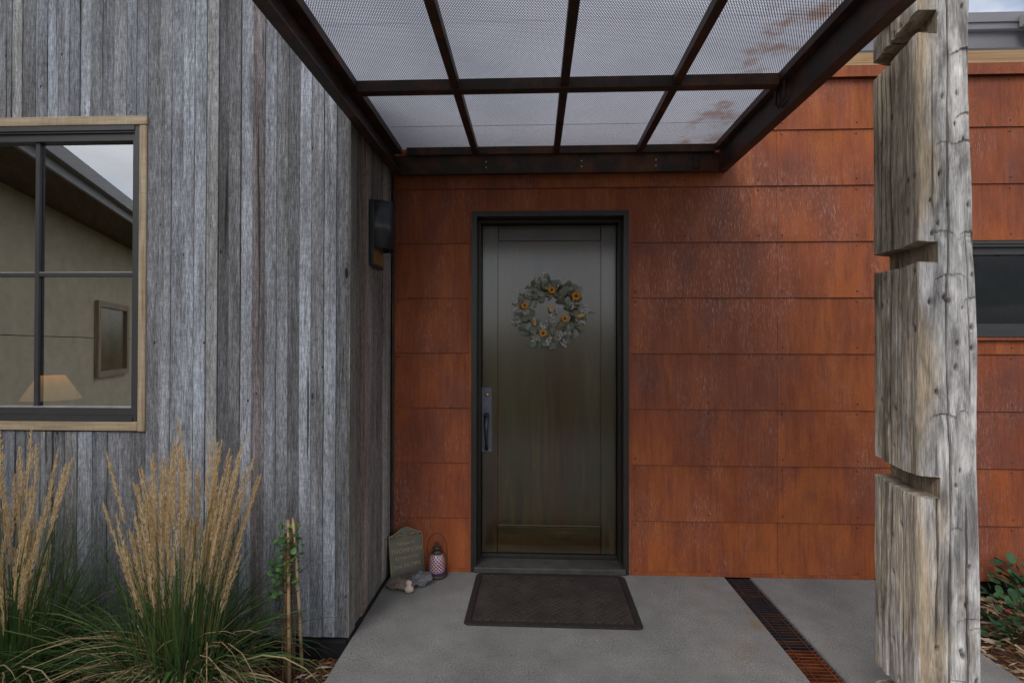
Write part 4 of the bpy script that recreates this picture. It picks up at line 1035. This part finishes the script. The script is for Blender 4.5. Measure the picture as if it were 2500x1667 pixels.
for k in range(14):
    z0 = r_.uniform(.2, .62); a_ = r_.uniform(0, 2*PI); mb.tube([(-.018, .03, z0), (-.018+.03*math.cos(a_), .03+.03*math.sin(a_), z0+.02), (-.018+.07*math.cos(a_), .03+.07*math.sin(a_), z0+r_.uniform(-.01, .04))], .0009, 3)
mb.build('stems', twm, VN, False, 'stuff')
for zt_ in (.085, .415):
    MB().tube([(-.006+.036*math.cos(2*PI*i/12), .03+.034*math.sin(2*PI*i/12), zt_+.006*math.sin(i)) for i in range(13)], .0022, 5, False).build('tie', BLACK, VN)
vleaf = [plain('vine_leaf_a', (.05, .13, .036), .5, .35, 0, .35, 30), plain('vine_leaf_b', (.08, .17, .05), .5, .35, 0, .3, 30), plain('vine_leaf_c', (.085, .11, .03), .5, .35, 0, .3, 30)]
VL = [leaf_mesh('leaf', .030, .036, .005, m_) for m_ in vleaf]
for k in range(210):
    o = ob('leaf', VL[r_.choice([0, 0, 0, 1, 1, 2])], None, VN); t = r_.random()
    if k < 165: o.location = (-.012+r_.gauss(0, .027), .015+r_.gauss(0, .027), .45+.25*t)
    else: o.location = (-.065+r_.gauss(0, .020), .01+r_.gauss(0, .02), .36+.18*t)
    o.rotation_euler = (r_.uniform(-2.2, -.2), r_.uniform(-.8, .8), r_.uniform(-1.5, 1.5)); s_ = r_.uniform(.45, .85); o.scale = (s_,)*3

# ------------------------------------------------------------------ mulch and straw
mulchm = mat_island('bark_mulch', [(.060, .026, .014), (.12, .048, .022), (.20, .085, .036), (.085, .050, .034), (.15, .10, .07)], .9, .15)
strawm = mat_island('straw_chips', [(.32, .22, .12), (.40, .32, .22), (.24, .13, .06), (.30, .27, .24)], .85, .15)
def chips(name, label, x0, x1, y0, y1, n_, hf, mat, lmin, lmax, seed, lift=.0):
    r_ = random.Random(seed); mb = MB()
    XY = np.array([(r_.uniform(x0, x1), r_.uniform(y0, y1)) for _ in range(n_)]); ZZ = hf(XY[:, 0], XY[:, 1])
    for k in range(n_):
        x, y = XY[k]; z = float(ZZ[k])+r_.uniform(.0, .016)+lift
        L = r_.uniform(lmin, lmax); w_ = L*r_.uniform(.06, .18); a_ = r_.uniform(0, PI); el = r_.gauss(0, .28)
        u = Vector((math.cos(a_)*math.cos(el), math.sin(a_)*math.cos(el), math.sin(el)))*L*.5; s_ = Vector((-math.sin(a_), math.cos(a_), r_.uniform(-.5, .5)))*w_*.5; c_ = Vector((x, y, z)); up = Vector((0, 0, w_*.5+.0012))
        mid = up+Vector((0, 0, L*r_.uniform(0, .08)))
        mb.add([c_-u, c_-s_, c_+u, c_+s_, c_+mid], [(0, 1, 4), (1, 2, 4), (2, 3, 4), (3, 0, 4)])
    o = mb.build(name, mat, None, False, 'stuff'); return tag(o, label, 'mulch')
chips('bark_mulch', 'red brown bark mulch covering the bed under the barnwood wall', -3.0, -.905, -1.9, -.83, 9000, bedL, mulchm, .015, .06, 1)
chips('straw_mulch', 'pale straw chips strewn over the bark mulch below the vine', -3.0, -.91, -1.7, -.85, 700, bedL, strawm, .02, .09, 2, .006)
chips('bark_mulch', 'brown bark mulch in the bed right of the concrete slab', 2.115, 4.4, -1.5, -.03, 7000, bedR, mulchm, .015, .06, 3)
chips('straw_mulch', 'pale straw chips strewn over the mulch right of the slab', 2.115, 4.2, -1.4, -.04, 1300, bedR, strawm, .03, .12, 4, .006)

# ------------------------------------------------------------------ shrubs on the right
shl = [plain('shrub_leaf_a', (.025, .070, .030), .5, .35, 0, .35, 30), plain('shrub_leaf_b', (.045, .105, .040), .5, .35, 0, .35, 30), plain('shrub_leaf_c', (.10, .13, .06), .55, .3, 0, .35, 30)]
SL = [leaf_mesh('leaf', .040, .052, .007, m_) for m_ in shl]
redm = plain('red_flower', (.35, .03, .025), .6)
def shrub(label, x, y, rx_, rz_, nl_, seed, nflow):
    r_ = random.Random(seed); z = float(bedR(np.array([x]), np.array([y]))[0]); G = thing('flowering_shrub', label, 'shrub', (x, y, z), 'shrubs in the bed right of the slab')
    mb = MB()
    for k in range(14):
        a_ = r_.uniform(0, 2*PI); q = r_.uniform(.2, .9); mb.tube([(0, 0, 0), (math.cos(a_)*rx_*q*.5, math.sin(a_)*rx_*q*.5, rz_*.5), (math.cos(a_)*rx_*q, math.sin(a_)*rx_*q, rz_*r_.uniform(.6, 1))], [.004, .003, .0015], 4)
    mb.build('stems', twm, G, False, 'stuff')
    for k in range(nl_):
        a_ = r_.uniform(0, 2*PI); q = r_.random()**.5; e_ = r_.uniform(.1, 1)
        o = ob('leaf', SL[r_.choice([0, 0, 0, 1, 1, 2])], None, G); o.location = (math.cos(a_)*rx_*q*math.sqrt(1-(e_*.75)**2), math.sin(a_)*rx_*q*math.sqrt(1-(e_*.75)**2), rz_*e_*(.75+.35*r_.random()))
        o.rotation_euler = (r_.uniform(-2.0, -.3), r_.uniform(-.7, .7), a_-PI/2+r_.gauss(0, .7)); s_ = r_.uniform(.6, 1.25); o.scale = (s_,)*3
    for k in range(nflow):
        a_ = r_.uniform(0, 2*PI); q = r_.random()**.5
        f_ = ob('flower', PETR, None, G); f_.location = (math.cos(a_)*rx_*q*.9, math.sin(a_)*rx_*q*.9, rz_*r_.uniform(.75, 1.1)); f_.rotation_euler = (r_.uniform(-1.5, .5), 0, r_.uniform(0, 6)); f_.scale = (.5, .5, .5)
PETR = PETM.copy(); PETR.materials.clear(); PETR.materials.append(redm)
shrub('green leafy shrub close to the steel wall right of the post', 2.87, -.20, .20, .27, 150, 1, 5)
shrub('green shrub with small red flowers nearest the slab edge', 2.52, -.60, .20, .27, 160, 2, 12)
shrub('low leafy shrub mostly hidden behind the timber post', 2.42, -.08, .13, .17, 70, 3, 0)

# ------------------------------------------------------------------ upper roof behind, gutters
RF = thing('upper_roof', 'grey metal roof edge with timber soffit above the steel wall', 'roof', (0, 1.5, 3.9))
greym = plain('grey_metal_fascia', (.20, .20, .225), .45, .4, 0, .06, 3, .05); RB = (0, 1.5, 3.9)
def rp(name, mb, mat): mb.v = off(mb.v, RB); return mb.build(name, mat, RF)
rp('fascia', MB().box(.6, 4.9, 1.50, 1.54, 4.105, 4.245), greym)
rp('gutter', MB().box(.6, 4.9, 1.455, 1.4995, 4.25, 4.312).box(.6, 4.9, 1.440, 1.4545, 4.306, 4.390).box(.6, 4.9, 1.4548, 1.56, 4.385, 4.392).box(.6, 4.9, 1.4998, 1.54, 4.2455, 4.384), greym)
sofm = M('cedar_soffit', .6, .3); sg = sofm.noise(sofm.co((.06, 1, 1)), 26, 6, .6, .5)
SOF = sofm.fin(sofm.mix(.6, sofm.ramp(sg, [(.3, (.55, .33, .18)), (.5, (.76, .51, .31)), (.7, (.85, .63, .41))]), sofm.ramp(sofm.vor(sofm.co((.3, 1, 1)), 7), [(.03, .3), (.08, 1)]), 'MULTIPLY'), sofm.bump(sg, .2, .002))
for k in range(9): rp('soffit_board', MB().box(.6, 4.62, 1.545+k*.140, 1.545+k*.140+.136, 4.108, 4.126), SOF)
rp('roof_deck', MB().box(.6, 4.9, 1.545, 2.9, 4.1275, 4.30), greym)
rp('wall', MB().box(.6, 4.55, 2.83, 2.95, 2.4, 4.107), plain('stucco_upper', (.38, .35, .29), .9, .1))
MB().box(-.9, 6.5, .165, 2.83, 2.95, 3.02).build('bounce_roof', plain('pale_bounce_membrane', (.62, .61, .58), .85, .2, 0, .1, 2, .1), SW)  # unseen pale deck added to bounce light up onto the soffit
RF2 = thing('side_gutter', 'pale grey box gutter at the far right above the steel wall', 'gutter', (4.5, .5, 3.97))
gm2 = plain('pale_grey_gutter', (.30, .30, .295), .45, .4, 0, .06, 3, .05)
mb = MB().box(4.27, 4.50, -1.5, 1.43, 4.245, 4.345).box(4.31, 4.50, -1.5, 1.42, 4.075, 4.2445).box(4.285, 4.50, -1.5, 1.425, 4.2446, 4.2449)
mb.v = off(mb.v, (4.5, .5, 3.97)); mb.build('gutter_face', gm2, RF2)
mb = MB().box(4.34, 4.50, -1.5, 1.41, 3.985, 4.0745); mb.v = off(mb.v, (4.5, .5, 3.97)); mb.build('fascia', gm2, RF2)

# ------------------------------------------------------------------ stucco wing across the courtyard (seen mirrored in the window)
SV = Vector((-.3872, -.9220, 0)); SN = Vector((.9220, -.3872, 0)); SA = Vector((-4.12, -.95, 0))
ST = thing('stucco_wing', 'tan stucco house wing with deep grey eave reflected in the window', 'building', tuple(SA))
def sp_(t, nrm_, z): return tuple(SV*t+SN*nrm_+Vector((0, 0, z)))
def sbox(name, t0, t1, n0, n1, z0, z1, mat, parent=ST):
    v = [sp_(t, n_, z) for z in (z0, z1) for t, n_ in ((t0, n0), (t1, n0), (t1, n1), (t0, n1))]
    return mk(name, v, CUBE_F, mat, parent)
stu = plain('tan_stucco', (.56, .49, .36), .95, .1, 0, .10, 5, .5)
sbox('wall', 0, 22, -.3, 0, -.16, 1.52, stu); sbox('wall', 0, 22, -.3, 0, 1.528, 2.93, stu)
sbox('joint', 0, 22, -.28, -.012, 1.5205, 1.5275, DARK)
sbox('soffit', 0, 22, -.3, .60, 2.9305, 2.955, plain('eave_soffit', (.14, .095, .06), .8))
sbox('fascia', 0, 22, .6005, .63, 2.915, 3.06, gm2); sbox('gutter', 0, 22, .6305, .70, 3.0, 3.12, gm2)
sbox('roof', 0, 22, -3, .66, 3.125, 3.16, greym)
SWN = bpy.data.objects.new('window', None); COL.objects.link(SWN); SWN.parent = ST
t0, t1 = 4.2, 5.4
for nm, a_, b_, c_, d_ in (('frame', t0, t0+.09, 1.0, 2.02), ('frame', t1-.09, t1, 1.0, 2.02), ('frame', t0+.091, t1-.091, 1.0, 1.08), ('frame', t0+.091, t1-.091, 1.94, 2.02)): sbox(nm, a_, b_, .001, .05, c_, d_, CEDAR, SWN)
sbox('pane', t0+.09, t1-.09, .002, .02, 1.08, 1.94, plain('brown_curtained_pane', (.10, .07, .03), .25, .4, 0, .5, 2, .0), SWN)
